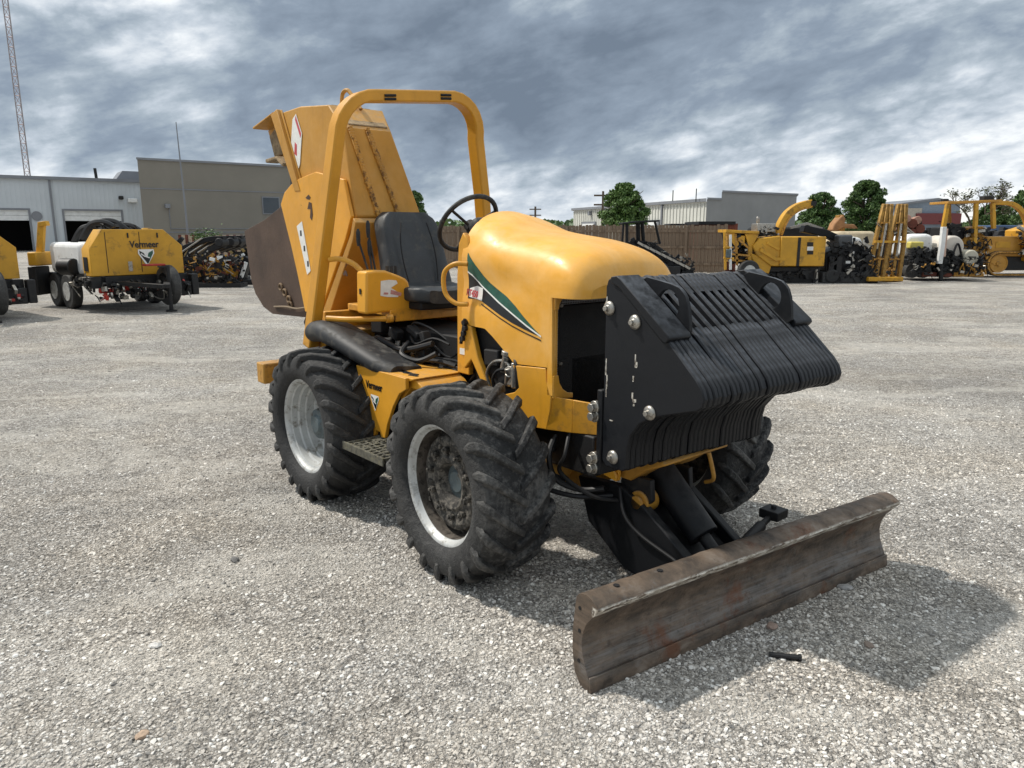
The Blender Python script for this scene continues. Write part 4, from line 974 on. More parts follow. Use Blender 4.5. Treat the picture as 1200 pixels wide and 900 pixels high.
m_=MB(); m_.tube(smoothpath([(-3.35,-.31,1.04),(-3.1,-.32,1.06),(-2.9,-.32,1.06),(-2.7,-.31,1.09)]),.008,6); m_.build('hydraulic_hose',simple('tan_hose',(.22,.16,.10),.6),A)
m_=MB(); m_.box((-2.75,-.25,.92),(.22,.08,.10),Matrix.Rotation(.7,3,'Y')); m_.cyl((-2.85,-.24,1.0),(-2.6,-.24,.80),.03,10); m_.build('support_link',M['dark'],A,.005)

# ============================================================ small things on the ground
p=at(922,775,2.62); m_=MB(); m_.cyl((-.06,0,.012),(.055,.0,.012),.011,10); m_.cyl((.05,0,.012),(.06,0,.012),.015,8); o=m_.build('rubber_stub',M['hose']); o.location=(p.x,2.64,0); o.rotation_euler=(0,0,R(-12)); tag(o,'short black rubber hose stub lying on the gravel in front of the blade','hose piece')
M['mastyellow']=simple('weathered_mast_yellow',(.36,.20,.04),.6,.1,.35,4,.2,.45,(.14,.085,.04))
# ============================================================ BACKGROUND
class PX:
    """local frame at depth Y: origin on the ground below pixel u0; q(u,v)->(x,z)"""
    def __init__(s,Y,u0): s.Y=Y; s.ox=at(u0,300,Y).x
    def q(s,u,v): p=at(u,v,s.Y); return (p.x-s.ox,p.z)
    def poly(s,pts): return [s.q(*p) for p in pts]
    def thing(s,name,label,cat,group=None): return thing(name,label,cat,(s.ox,s.Y,0),0,group)
    def p3(s,u,v,d=0): x,z=s.q(u,v); return Vector((x,d,z))
    def bx(s,m,u0,v0,u1,v1,d0,d1):
        a=s.q(u0,v0); b=s.q(u1,v1); m.b2((a[0],d0,a[1]),(b[0],d1,b[1])); return m

def clutter(P,t,u0,v0,u1,v1,n,d0,d1,mts=('dark','black','steel','rough_yellow'),s=1.0,name='machine_detail'):
    """fine fittings, brackets, hoses: too small to tell apart at this distance"""
    for k,mn in enumerate(mts):
        m=MB()
        for i in range(max(2,int(n/(1+k)))):
            p=P.p3(random.uniform(u0,u1),random.uniform(v0,v1),random.uniform(d0,d1)); r=random.random()
            if r<.55: m.box(p,(random.uniform(.04,.26)*s,random.uniform(.03,.10),random.uniform(.03,.12)*s),Matrix.Rotation(random.uniform(-.9,.9),3,'Y'))
            elif r<.8:
                a_=p+Vector((random.uniform(-.2,.2),-.03,random.uniform(-.12,.12)))*s; b__=p+Vector((random.uniform(-.1,.3),.0,random.uniform(-.25,.1)))*s
                m.tube([p,(p+a_)/2+Vector((0,-.05,.05)),a_,b__],.014*s,5)
            else: m.cyl(p,p+Vector((0,-.05,0)),random.uniform(.02,.07)*s,8)
        tag(m.build(name,M[mn],t),kind='stuff')
# ---- left metal building with two garage doors
a=at(0,290,60); b_=at(166,290,66); a.z=b_.z=0; dr=(b_-a).normalized(); bang=math.atan2(dr.y,dr.x)
mbld=thing('metal_building','pale grey ribbed metal workshop building with two open roll-up doors, left edge','building',tuple(a),bang)
Lw=(b_-a).length; WH=5.92
def wx(u):  # pixel column -> distance along wall
    k=(u-600)/FOC; # approx solve for the point on the wall line
    best=min((abs(((a+dr*t).x)/((a+dr*t).y*cp+.0+ (EYE-3)*sp)-k),t) for t in [i*.05 for i in range(-400,400)]); return best[1]
doors=[(wx(-30),wx(33)),(wx(75),wx(142))]; DH=at(100,247,63).z
m_=MB(); Lw0=Lw; Lw+=5; cuts=[-14]+[q for d in doors for q in d]+[Lw]
for i in range(0,len(cuts),2): m_.b2((cuts[i],0,0),(cuts[i+1],.15,WH))
for d in doors: m_.b2((d[0],0.0,DH),(d[1],.15,WH))
m_.b2((Lw-.15,.15,0),(Lw,20,WH)); m_.build('wall',M['metalwall'],mbld)
m_=MB(); x=-14
while x<Lw:
    ind=any(d[0]-.05<x<d[1]+.05 for d in doors); m_.b2((x,-.04,DH+.15 if ind else 0),(x+.06,0,WH-.1)); x+=.33
tag(m_.build('siding_rib',M['metalwall'],mbld),kind='stuff')
m_=MB(); m_.add([(-14,-.3,WH),(Lw+.2,-.3,WH),(Lw+.2,20,WH+1.0),(-14,20,WH+1.0),(-14,-.3,WH-.25),(Lw+.2,-.3,WH-.25),(Lw+.2,20,WH-.2),(-14,20,WH-.2)],[(0,1,2,3),(4,7,6,5),(0,4,5,1),(1,5,6,2),(2,6,7,3)]); m_.build('roof',M['greytrim'],mbld)
for d in doors:
    m_=MB(); m_.b2((d[0]-.15,-.07,0),(d[0],.02,DH)); m_.b2((d[1],-.07,0),(d[1]+.15,.02,DH)); m_.b2((d[0]-.15,-.07,DH),(d[1]+.15,.02,DH+.15)); dd=m_.build('door_frame',M['greytrim'],mbld)
    z1=at(100,259,63).z; 
    for k in range(2):
        m_=MB(); h=(DH-z1)/2; m_.b2((d[0],.08,z1+k*h+.02),(d[1],.12,z1+(k+1)*h)); m_.build('door_panel',M['white'],dd)
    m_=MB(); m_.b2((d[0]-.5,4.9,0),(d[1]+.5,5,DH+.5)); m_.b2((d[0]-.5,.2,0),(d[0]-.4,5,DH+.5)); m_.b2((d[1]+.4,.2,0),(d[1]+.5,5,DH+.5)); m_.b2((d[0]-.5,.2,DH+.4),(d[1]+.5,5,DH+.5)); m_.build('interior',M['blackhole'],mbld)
xp=wx(62); m_=MB(); m_.b2((xp-.08,-.14,0),(xp+.08,-.04,WH-.2)); m_.build('downspout',M['greytrim'],mbld)
for u,v in ((156,235),(143,232)):
    z=at(u,v,65.5).z; x=wx(u); m_=MB(); m_.box((x,-.25,z),(.75 if u>150 else .35,.4,.35 if u>150 else .3)); m_.build('wall_light',M['white'] if u>150 else M['dark'],mbld,.06)
z=at(43,253,61).z; m_=MB(); m_.cyl((wx(43),-.10,z),(wx(43),-.04,z),.38,18); m_.build('round_sign',M['greytrim'],mbld)
m_=MB(); x=wx(122); m_.cyl((x,2,WH),(x-.05,2,WH+.95),.12,8); m_.build('vent_pipe',M['dark'],mbld)
m_=MB(); m_.prism([(wx(150),WH),(wx(163),WH+1.1),(wx(163)+3,WH+1.1),(wx(163)+3,WH)],6,9); m_.build('gable',M['greytrim'],mbld)
# ---- tan building
a=at(163,210,55); c_=at(335,210,61.5); a.z=c_.z=0; dr=(c_-a).normalized()
tb_=thing('stucco_building','tall tan-grey flat-roofed building wall with one small window behind the yard','building',tuple(a),math.atan2(dr.y,dr.x)); Lt=(c_-a).length+2.5
TH=at(163,187,55).z
m_=MB(); m_.prism([(0,0),(Lt,0),(Lt+10,18),(10,18)],0,TH,'z'); m_.build('wall',M['tan'],tb_)
m_=MB(); m_.prism([(-.08,-.1),(Lt+.1,-.1),(Lt+10,18.1),(10,18.1)],TH,TH+.15,'z'); m_.build('parapet_cap',M['greytrim'],tb_)
def lx(u,v=230):
    best=None
    for i in range(400):
        t=i*.05; p=a+dr*t; k=p.x/(p.y*cp); 
        if best is None or abs(k-(u-600)/FOC)<best[0]: best=(abs(k-(u-600)/FOC),t)
    return best[1]
m_=MB(); x0,x1=lx(310),lx(328); z0,z1=at(318,250,61).z,at(318,232,61).z
m_.b2((x0-.08,-.06,z0-.08),(x1+.08,.02,z1+.08)); wi=m_.build('window',M['greytrim'],tb_)
m_=MB(); m_.b2((x0,-.075,z0),(x1,-.065,z1)); m_.build('pane',M['glass'],wi)
for v in (223,272):
    m_=MB(); z=at(250,v,58).z; m_.b2((0,-.03,z-.04),(Lt,.0,z+.03)); m_.build('wall_joint',M['greytrim'],tb_)
m_=MB(); z=at(198,242,57).z; m_.box((lx(198),-.15,z),(.35,.3,.3)); m_.b2((lx(200),-.05,z-1.6),(lx(200)+.05,0,z-.1)); m_.b2((lx(200),-.05,z-1.65),(lx(330),0,z-1.6)); m_.build('wall_lamp',M['greytrim'],tb_,.02)
# ---- lattice mast
p=at(34,212,95); mt_=thing('lattice_mast','thin lattice radio mast rising behind the metal building at far left','mast',(p.x,95,0))
Hm=52; wM=.40; m_=MB(); legs=[(wM*math.cos(R(a)),wM*math.sin(R(a))) for a in (90,210,330)]
for lx_,ly_ in legs:
    q=MB(); q.cyl((lx_,ly_,0),(lx_*.8,ly_*.8,Hm),.06,6); q.build('leg',simple('mast_steel',(.30,.27,.27),.6,.3) if 'mast' not in M else M['mast'],mt_)
z=0
while z<Hm:
    for i in range(3):
        (x0,y0_),(x1,y1_)=legs[i],legs[(i+1)%3]; m_.cyl((x0,y0_,z),(x1,y1_,z+1.1),.03,4)
        m_.cyl((x0,y0_,z),(x1,y1_,z),.03,4)
    z+=1.1
tag(m_.build('lattice_bar',simple('mast_brace_red_white',(.40,.30,.29),.6,.2),mt_),kind='stuff')
p=at(220,272,42); q2=at(208,143,42); m_=MB(); m_.tube([(0,0,0),(-.02,0,3),(-.12,0,q2.z)],[.06,.055,.025],8); o=m_.build('whip_pole',M['greytrim']); o.location=(p.x,42,0); tag(o,'slim dark antenna pole standing in front of the tan building','pole')
m_=MB()
# ---- vacuum excavator trailers
def spareloop(b,c,r,w,ax='x'):
    b.lathe([(r*.62,-w),(r*.92,-w),(r,-w*.6),(r,w*.6),(r*.92,w),(r*.62,w)],c,ax,28,True)
def vac(name,label,org,full=True,group='trailer-mounted vacuum units'):
    t=thing(name,label,'trailer',org,math.atan2(-.66,.75),group)   # x forward (tongue), y left
    W_=.94
    hood=[(-W_,.74),(-W_,1.28),(-W_*.72,1.67),(W_*.60,1.67),(W_,1.33),(W_,.74)]
    m=MB(); m.prism(hood,-.42,0,'x'); body=m.build('power_unit_cover',M['far_yellow'],t,.012)
    for y in (-.62,.05): 
        q=MB(); q.b2((0,y-.006,.80),(.006,y+.006,1.62)); q.build('panel_seam',M['dark'],body)
    for y in (-.18,.42):
        q=MB(); q.b2((.0,y-.01,1.50),(.02,y+.015,1.60)); q.build('hinge',M['dark'],body)
    q=MB(); q.b2((0,-.22,.82),(.008,-.14,1.02)); q.build('latch',M['steel'],body)
    q=MB(); q.b2((-.34,-W_-.012,.84),(-.14,-W_,1.12)); q.build('side_vent',M['dark'],body)
    # local +y is on the right in the picture, so lettering runs along +y
    text('Vermeer',.19,'decal_black',body,frame((.008,.14,1.36),(0,1,0),(0,0,1)),'lettering',.002,.004,.86)
    emblem(body,frame((.010,.16,1.11),(0,1,0),(0,0,1)),.16)
    m=MB(); m.b2((-2.6,-.80,.50),(0.05,-.70,.74)); m.b2((-2.6,.70,.50),(0.05,.80,.74)); m.b2((-.05,-.98,.50),(.05,.98,.73)); m.b2((-2.6,-.9,.62),(-.4,.9,.74)); m.sweep([(0,-.55,.60),(1.15,-.02,.55)],.12,.08,(0,1,0)); m.sweep([(0,.55,.60),(1.15,.02,.55)],.12,.08,(0,1,0)); m.build('chassis',M['dark'],t,.005)
    m=MB(); m.b2((.052,-.85,.40),(.075,.45,.49)); rb=m.build('marker_bar',M['red'],t)
    for y in (-.55,-.12,.25):
        q=MB(); q.b2((.075,y,.415),(.082,y+.18,.475)); q.build('reflector',M['white'],rb)
    m=MB(); m.lathe([(0,-.10),(.47,-.10),(.52,-.06),(.52,.06),(.47,.10),(0,.10)],(.20,.42,.60),'y',28); m.build('hose_reel',M['dark'],t) if False else None
    m=MB(); spareloop(m,(.34,.42,.52),.42,.10,'y'); m.build('spare_tyre',M['rubber'],t)
    m=MB(); m.cyl((.34,.30,.52),(.34,.48,.52),.20,14); m.build('spare_rim',M['dark'],t)
    m=MB(); m.cyl((.75,.25,.02),(.75,.25,.95),.04,10); m.cyl((.75,.25,.0),(.75,.25,.03),.11,12); m.cyl((.75,.25,.9),(.75,.05,.93),.02,6); m.build('jack',M['dark'],t)
    for k in range(3):
        q=MB(); q.tube(smoothpath([(.1,.1+.2*k,.50),(.30,.12+.2*k,.30+.05*k),(.55,.2+.15*k,.26),(.8,.10,.45)]),.013,6); q.build('safety_chain',M['steel'],t)
    m=MB(); m.b2((.25,-.05,.93),(.45,.35,.97)); m.build('red_crank',M['red'],t,.01)
    m=MB(); m.box((.1,.80,.42),(.25,.35,.30)); m.box((.15,1.05,.5),(.2,.15,.45)); m.build('valve_box',M['dark'],t,.02)
    for x in (-1.45,-2.2):
        for s in (-1,1):
            m=MB(); m.cyl((x,s*.86-.10,.37),(x,s*.86+.10,.37),.37,26); wh=m.build('wheel',M['rubber'],t,.03)
            q=MB(); q.cyl((x,s*.97-.005,.37),(x,s*.97+.01,.37),.20,18); q.build('rim',M['silver'],wh)
    m=MB(); m.prism([(-2.3,.74),(-2.3,1.40),(-.55,1.40),(-.50,1.2),(-.50,.74)],-.95,.35); m.build('water_tank',M['white'],t,.10,seg=3)
    m=MB(); m.cyl((-.95,-1.16,.92),(-.65,-1.02,.92),.17,18); m.build('hose_roll',M['hose'],t,.02)
    m=MB(); m.cyl((-2.2,.5,1.25),(-.6,.5,1.35),.36,18); m.build('debris_tank',M['far_yellow'],t,.03)
    rp=[(-1.1,-.5,1.50),(-.95,-.35,1.80),(-.8,-.1,1.82),(-.6,.10,1.62)]
    for k,(dx,dy) in enumerate(((0,0),(.12,-.2),(-.3,.25),(.1,.3),(-.4,-.2))):
        q=MB(); q.tube(smoothpath([(a_[0]+dx,a_[1]+dy,a_[2]-.03*k) for a_ in rp]),.07,8); q.build('suction_hose',M['hose'],t)
    V=type('V',(),{'p3':staticmethod(lambda u,v,d:Vector((d,u,v)))})
    clutter(V,t,-.9,.30,.9,.60,60,.03,.35,('dark','steel','black','red'),.8); clutter(V,t,-.6,1.62,.3,1.72,16,-.9,-.3,('dark','black'),.9); clutter(V,t,-1.0,.45,-.9,.75,30,-1.2,.0,('dark','steel'),.8)
    return t
vac('vacuum_trailer','yellow vacuum trailer with white water tank and black V emblem on its end cover',(-7.80,15.72,0))
vt=vac('vacuum_trailer','yellow vacuum trailer cut off by the left edge of the photo',(-10.10,13.72,0))
# boom standing between the two
P=PX(16.5,50); t=P.thing('boom_stand','yellow folded boom post standing between the two vacuum trailers','boom')
m=MB(); m.sweep([P.p3(47,300),P.p3(48,282),P.p3(49,262)],.10,.14,(0,1,0)); m.sweep([P.p3(46.5,263),P.p3(56,261.5)],.14,.10,(0,1,0)); m.build('boom',M['far_yellow'],t,.01)
m=MB(); P.bx(m,41,295,54,311,-.3,.3); m.build('boom_base',M['far_yellow'],t,.03)
m=MB(); P.bx(m,40,312,54,345,-.25,.25); m.build('boom_foot',M['dark'],t,.02)

# ---- row of trencher attachments
def attach(name,label,u,Y,s=1,flip=False):
    t=thing(name,label,'attachment',(at(u,300,Y).x,Y,0),R(random.uniform(-8,8)),'black boom attachments in a row behind the left trailer')
    path=[(0,0,.1),(.05,0,.75),(.22,0,1.08),(.55,0,1.22),(1.15,0,1.40),(1.6,0,1.42)]
    q=MB(); q.sweep([Vector(p)*s for p in smoothpath(path)],.22,.14,(0,1,0)); q.build('boom',M['black'],t,.01)
    q=MB(); q.cyl((.16*s,-.14,.95*s),(.95*s,-.14,1.42*s),.026,8); q.cyl((.02,-.14,.2),(.10*s,-.14,.9*s),.022,8); q.build('cylinder',M['steel'],t)
    q=MB(); q.box((-.02,0,.12),(.5,.5,.24)); q.box((.1,.05,.4),(.2,.4,.35)); q.build('foot',M['dark'],t,.03)
    q=MB(); q.cyl((1.5*s,-.2,1.30*s),(1.5*s,.2,1.30*s),.13,14); q.box((1.25*s,.1,1.15*s),(.5,.2,.18),Matrix.Rotation(-.3,3,'Y')); q.build('drive_motor',M['dark'],t,.02)
    return t
LB=['first of the black trencher booms, nearest the yellow trailer','second black trencher boom in the row behind the trailer','third black trencher boom, with the brightest white cylinder','fourth black trencher boom, above the yellow frames']
for i,(u,Y) in enumerate(((207,22.8),(219,23.6),(229,24.2),(240,25.4))): attach('trencher_attachment',LB[i],u,Y,1.0)
P=PX(23.4,288); 
t=P.thing('trencher_attachment','black leaning trencher boom with white cylinder beside the brown deflector','attachment','black boom attachments in a row behind the left trailer')
m=MB(); m.sweep([P.p3(283,330),P.p3(287,312),P.p3(292,302)],.3,.22,(0,1,0)); m.build('boom',M['black'],t,.02)
m=MB(); m.cyl(P.p3(285,326,-.2),P.p3(291,307,-.2),.06,10); m.tube([P.p3(268,305),P.p3(278,303),P.p3(286,298)],.05,8); m.build('cylinder',M['white'],t)
m=MB(); m.box(P.p3(290,333)+Vector((.25,0,.0)),(.6,.5,.3)); m.build('foot',M['dark'],t,.03)
for i,(u,v,Y,lab) in enumerate(((246,313,24.0,'low yellow machine frame lying under the black booms, left one'),(266,311,23.6,'low tangled yellow machine frame nearest the brown deflector'))):
    P=PX(Y,u); t=P.thing('yellow_frame',lab,'machine frame','low yellow frames under the booms')
    m=MB(); m.box((-.15,0,.55),(.5,.4,.4)); m.box((.22,.1,.38),(.4,.5,.3),Matrix.Rotation(.4,3,'Y')); m.build('gearbox',M['far_yellow'],t,.03)
    for k in range(5):
        q=MB(); x=random.uniform(-.6,.4); q.tube([(x,random.uniform(-.3,.1),.15),(x+random.uniform(0,.3),random.uniform(-.3,.1),.55),(x+random.uniform(-.1,.5),-.1,random.uniform(.7,1.0))],.035,8); q.build('frame_bar',M['far_yellow'] if k%2 else M['steel'],t)
    m=MB(); m.b2((-.6,-.3,0),(.6,.3,.22)); m.cyl((-.3,-.35,.25),(-.3,-.28,.25),.22,16); m.build('track_frame',M['dark'],t,.03)
    m=MB(); m.cyl((.35,-.4,.6),(.35,-.3,.6),.16,18); m.build('sprocket',M['rough_yellow'],t,.01)
P=PX(22.3,250); t=P.thing('parts_pile','tangle of hoses and small yellow and black fittings below the booms','parts pile'); clutter(P,t,206,300,282,333,110,-.3,.3,('dark','black','rough_yellow','rustred'),1.0); clutter(P,t,210,300,280,330,12,-.4,-.3,('steel','white'),.8)
m=MB(); m.b2((-1.1,-.3,0),(.85,.3,.12)); m.build('skid',M['dark'],t)
# heap of small black parts filling behind the row
P=PX(28,250); t=P.thing('parts_rack','long low rack of dark and yellowish trencher parts behind the row of booms','rack')
m=MB(); m.b2((-2.0,0,0),(2.0,1.2,.45)); m.build('rack',M['dark'],t,.02)
m=MB()
for k in range(150):
    x=random.uniform(-2,2); z=random.uniform(.4,1.25); m.box((x,random.uniform(-.2,1.0),z),(random.uniform(.1,.5),.15,random.uniform(.05,.2)),Matrix.Rotation(random.uniform(-.9,.9),3,'Y'))
tag(m.build('spare_part',M['dark'],t),kind='stuff')
m=MB()
for k in range(40):
    x=random.uniform(-2,2); z=random.uniform(.6,1.3); m.box((x,random.uniform(-.35,-.1),z),(random.uniform(.1,.4),.1,random.uniform(.04,.12)),Matrix.Rotation(random.uniform(-.9,.9),3,'Y'))
tag(m.build('yellow_spare_part',simple('dull_mustard',(.26,.18,.06),.7,0,.3),t),kind='stuff')
# tan panel fence behind
P=PX(40,250); t=P.thing('panel_fence','low tan panel fence below the tan building with dark posts','fence')
for u in range(212,330,8):
    m=MB(); P.bx(m,u+.4,275.5,u+7.6,310,0,.06); m.build('panel',M['tan_fence'],t)
    m=MB(); P.bx(m,u-.4,275,u+.4,312,-.05,.1); m.build('post',M['rustred'] if u%16 else M['dark'],t)
for u,lab in ((236,'dark green leafy shrub against the tan panel fence, just right of the vacuum trailer'),(250,'dark shrub against the tan panel fence near the brown deflector')):
    P=PX(38,u); t=P.thing('shrub',lab,'shrub'); m=MB()
    for k in range(260):
        c=Vector((random.gauss(0,.22),random.gauss(0,.2),1.25+random.gauss(0,.22))); r=Matrix.Rotation(random.random()*6,3,'Z')@Matrix.Rotation(random.random()*3,3,'X'); m.add([c+r@Vector(q) for q in ((-.07,0,0),(0,-.04,0),(.07,0,0),(0,.04,0))],[(0,1,2,3)])
    m.build('foliage',M['leaf2'],t); m=MB(); m.cyl((0,0,0),(0,0,1.2),.06,8); m.build('stem',M['bark'],t)

# ---- far treeline
m=MB()
for k in range(9000):
    u=random.uniform(-200,1300); Y=random.uniform(180,260); h=1.65+(270-262+3.5*math.sin(u*.05)+2*math.sin(u*.17))/870*Y*1.0
    x=(u-600)/870*Y; c=Vector((x,Y,random.random()**.6*h)); r=Matrix.Rotation(random.random()*6,3,'Z')@Matrix.Rotation(random.random()*3,3,'X'); m.add([c+r@Vector(q)*.9 for q in ((-1,0,0),(0,-.7,0),(1,0,0),(0,.7,0))],[(0,1,2,3)])
tag(m.build('distant_treeline',M['leaf2']),'low line of far-off trees along the horizon','treeline',kind='stuff')
# ---- power poles
for u,vt,Y,lab in ((627,242,170,'far utility pole with crossarms above the hood, left of the round tree'),(705,224,110,'utility pole half hidden by the left edge of the round tree')):
    P=PX(Y,u); t=P.thing('utility_pole',lab,'utility pole','distant utility poles'); zt=P.q(u,vt)[1]
    m=MB(); m.cyl((0,0,0),(0,0,zt),.22 if Y>150 else .16,8); m.build('pole',M['bark'],t)
    for dz in (.6,1.9,3.0):
        if dz<3 or Y>150: m=MB(); m.b2((-1.3,-.1,zt-dz-.12),(1.3,.1,zt-dz+.12)); m.build('crossarm',M['bark'],t)
# ---- white warehouse and grey block wing on the right
a=at(672,290,128); b_=at(828,290,88); a.z=b_.z=0; dr=(b_-a).normalized(); Lw=(b_-a).length
wh=thing('warehouse','long off-white ribbed warehouse behind the wooden fence','building',tuple(a),math.atan2(dr.y,dr.x))
H1=at(828,236,88).z
bv=Matrix.Rotation(-math.atan2(dr.y,dr.x),3,'Z')@Vector((4,26,0)); m=MB(); m.prism([(0,0),(Lw,0),(Lw+bv.x,bv.y),(bv.x,bv.y)],0,H1,'z'); m.build('wall',M['whitewall'],wh)
m=MB(); x=0
while x<Lw: m.b2((x,-.10,0),(x+.16,0,H1-.2)); x+=.8
tag(m.build('siding_rib',M['whitewall'],wh),kind='stuff')
m=MB(); m.prism([(-.3,-.4),(Lw+.1,-.4),(Lw+bv.x,bv.y),(bv.x,bv.y)],H1,H1+.35,'z'); m.build('roof',M['greytrim'],wh)
for fx in (.735,.30): m=MB(); m.b2((Lw*fx,-.25,0),(Lw*fx+.35,-.1,H1)); m.build('downspout',M['greytrim'],wh)
for fx,w_ in ((.10,5.5),(.56,7)):
    m=MB(); m.b2((Lw*fx,-.3,0),(Lw*fx+w_,-.1,3.0)); dd=m.build('dock_door',M['greytrim'],wh); m=MB(); m.b2((Lw*fx+.4,-.36,0),(Lw*fx+w_-.4,-.3,2.7)); m.build('door_leaf',M['white'],dd)
for fx in (.18,.60): m=MB(); m.box((Lw*fx,-.3,4.3),(.6,.5,.6)); m.build('wall_light',M['greytrim'],wh)
a2=at(828,240,86); c2=at(933,240,95); a2.z=c2.z=0; dr2=(c2-a2).normalized(); 
gb=thing('block_building','plain grey block building with a stepped flat top behind the wood chipper','building',tuple(a2),math.atan2(dr2.y,dr2.x)); L2=(c2-a2).length
Hb=at(850,225,87).z
m=MB(); m.prism([(0,0),(L2*.15,0),(L2*.15+26,20),(26,20)],0,Hb-.85,'z'); m.prism([(L2*.15,0),(L2,0),(L2+26,20),(L2*.15+26,20)],0,Hb,'z'); m.build('wall',M['greyblock'],gb)
m=MB(); m.prism([(L2*.15-.1,-.15),(L2+.1,-.15),(L2+26,20.1),(L2*.15+26,20.1)],Hb,Hb+.2,'z'); m.prism([(-.1,-.15),(L2*.15-.1,-.15),(L2*.15+25.9,20.1),(25.9,20.1)],Hb-.85,Hb-.65,'z'); m.build('parapet_cap',M['greytrim'],gb)
m=MB(); m.cyl((-2.3,3,Hb-1),(-2.3,3,Hb+.2),.06,6); m.cyl((1.5,3,Hb-1),(1.5,3,Hb+.5),.06,6); m.build('roof_antenna',M['dark'],gb)
P=PX(100,1085); t=P.thing('shed_building','distant blue-grey building with dark roof edge behind the drill masts','building')
m=MB(); m.prism(P.poly([(1050,290),(1050,240),(1098,234),(1125,240),(1125,290)]),0,12); m.build('wall',simple('blue_grey_cladding',(.22,.27,.33),.6),t)
m=MB(); m.prism(P.poly([(1046,239.5),(1098,232),(1128,238),(1128,240),(1098,234.5),(1046,241.5)]),-.4,12.4); m.build('roof',M['greytrim'],t)
m=MB(); P.bx(m,1072,250,1123,263,-.5,-.05); m.build('red_awning',simple('dull_red_cladding',(.16,.035,.035),.6),t)
m=MB(); P.bx(m,1060,244,1078,257,-.3,-.01); m.build('sign_board',simple('pale_sign_board',(.42,.38,.32),.6),t)

# ---- wooden fence
F0=at(480,290,34); F1=at(850,290,29.5); F0.z=F1.z=0; dr=(F1-F0).normalized(); Lf=(F1-F0).length
fe=thing('wooden_fence','weathered brown board fence running behind the machines in the middle','fence',tuple(F0),math.atan2(dr.y,dr.x))
x=0; FH=1.86; boardmeshes=[]
for k in range(6):
    q=MB(); h=FH+random.uniform(-.03,.03); q.prism([(0,.02),(0,h-.03),(.03,h),(.105,h),(.132,h-.03),(.132,.02)],-.012,.012); o=q.build('board',M['fence'],fe); boardmeshes.append(o.data); o.location=(x,random.uniform(-.004,.004),0); x+=.142
cnt=6
while x<Lf and cnt<300:
    o=bpy.data.objects.new('board',random.choice(boardmeshes)); COL.objects.link(o); o.parent=fe; o.location=(x,random.uniform(-.006,.006),random.uniform(-.015,.015)); x+=.142; cnt+=1
x=0
while x<Lf+.1:
    q=MB(); q.b2((x-.05,-.13,0),(x+.05,-.03,FH-.05)); q.build('post',M['fence'],fe); x+=2.44
for z in (.35,1.0,1.62): q=MB(); q.b2((0,-.05,z-.045),(Lf,-.013,z+.045)); q.build('rail',M['fence'],fe)

# ---- trees
def tree(name,label,u,Y,vt,vb,ru,mt='leaf',n=9000,group=None,ls=.16,trunk=.2,irr=.25,cat_='tree'):
    P=PX(Y,u); t=P.thing(name,label,cat_,group); zt=P.q(u,vt)[1]; zb=P.q(u,vb)[1]; rx_=1.16*abs(P.q(u+ru,vt)[0]-P.q(u,vt)[0]); h=zt-zb
    m=MB(); m.tube([(0,0,0),(.05,0,zb*.6),(0,.05,zb+h*.3),(.05,0,zb+h*.75)],[trunk,trunk*.8,trunk*.55,trunk*.15],9)
    lim=[]
    for k in range(11):
        a=random.random()*6.28; z0=zb+h*random.uniform(.02,.5); e=Vector((math.cos(a)*rx_*random.uniform(.5,.85),math.sin(a)*rx_*.7,z0+h*random.uniform(.15,.4))); m.tube([(0,0,z0),e*.5+Vector((0,0,z0*.5+.1)),e],[trunk*.35,trunk*.22,trunk*.08],6); lim.append(e)
    m.build('trunk',M['bark'],t)
    # clumps spread through an egg-shaped volume
    cl=[]
    while len(cl)<170:
        a=random.random()*6.28; f=random.random(); prof_=((1-f)**.40)*min(1,.5+f*2.2)*1.15
        r=rx_*prof_*math.sqrt(random.uniform(.05,1))*.88; z=zb+h*f; s_=rx_*random.uniform(.10,.24)*(1.15-.55*f); cl.append((Vector((r*math.cos(a)*(.92),r*math.sin(a)*.92,min(z,zt-s_*.6))),s_))
    N=int(n*2.6); ci=rng.integers(0,len(cl),N); d=rng.normal(size=(N,3)); d/=np.linalg.norm(d,axis=1)[:,None]; rad=rng.random(N)**(1/2.2)
    C=np.array([cl[i][0] for i in ci])+d*(np.array([cl[i][1] for i in ci])*rad)[:,None]*np.array([1,1,.8])
    C[:,2]=np.maximum(C[:,2],zb-.15*h)
    A1=rng.normal(size=(N,3)); A1/=np.linalg.norm(A1,axis=1)[:,None]; A2=np.cross(A1,rng.normal(size=(N,3))); A2/=np.linalg.norm(A2,axis=1)[:,None]
    sz=(ls*.60*rng.uniform(.5,1.3,N))[:,None]
    V=np.stack([C-A1*sz,C-A2*sz*.5,C+A1*sz,C+A2*sz*.5],1).reshape(-1,3)
    me=bpy.data.meshes.new('crown'); me.from_pydata(V.tolist(),[],[(4*i,4*i+1,4*i+2,4*i+3) for i in range(N)]); me.materials.append(M[mt]); o=bpy.data.objects.new('crown',me); COL.objects.link(o); o.parent=t
    return t
tree('round_tree','rounded dense green tree in front of the off-white warehouse',730,52,215,268,29,'leaf',9000,None,.17)
tree('broadleaf_tree','smaller darker green tree just right of the yellow chipper chute',958,44,226,275,26,'leaf2',8000,None,.15)
tree('broadleaf_tree','tallest full green tree on the right, left of the drill masts',1010,46,212,272,29,'leaf2',10000,None,.16)
tree('broadleaf_tree','dark tree cut off by the right edge behind the tractor boom',1205,50,205,275,26,'leaf2',7000,None,.16)
tree('broadleaf_tree','low bushy dark green tree behind the tractor cab frame',1160,60,240,280,30,'leaf2',6000,None,.17)
tree('broadleaf_tree','dark tree mostly hidden behind the seat and cutter housing',485,48,224,275,20,'leaf2',5000,None,.16)
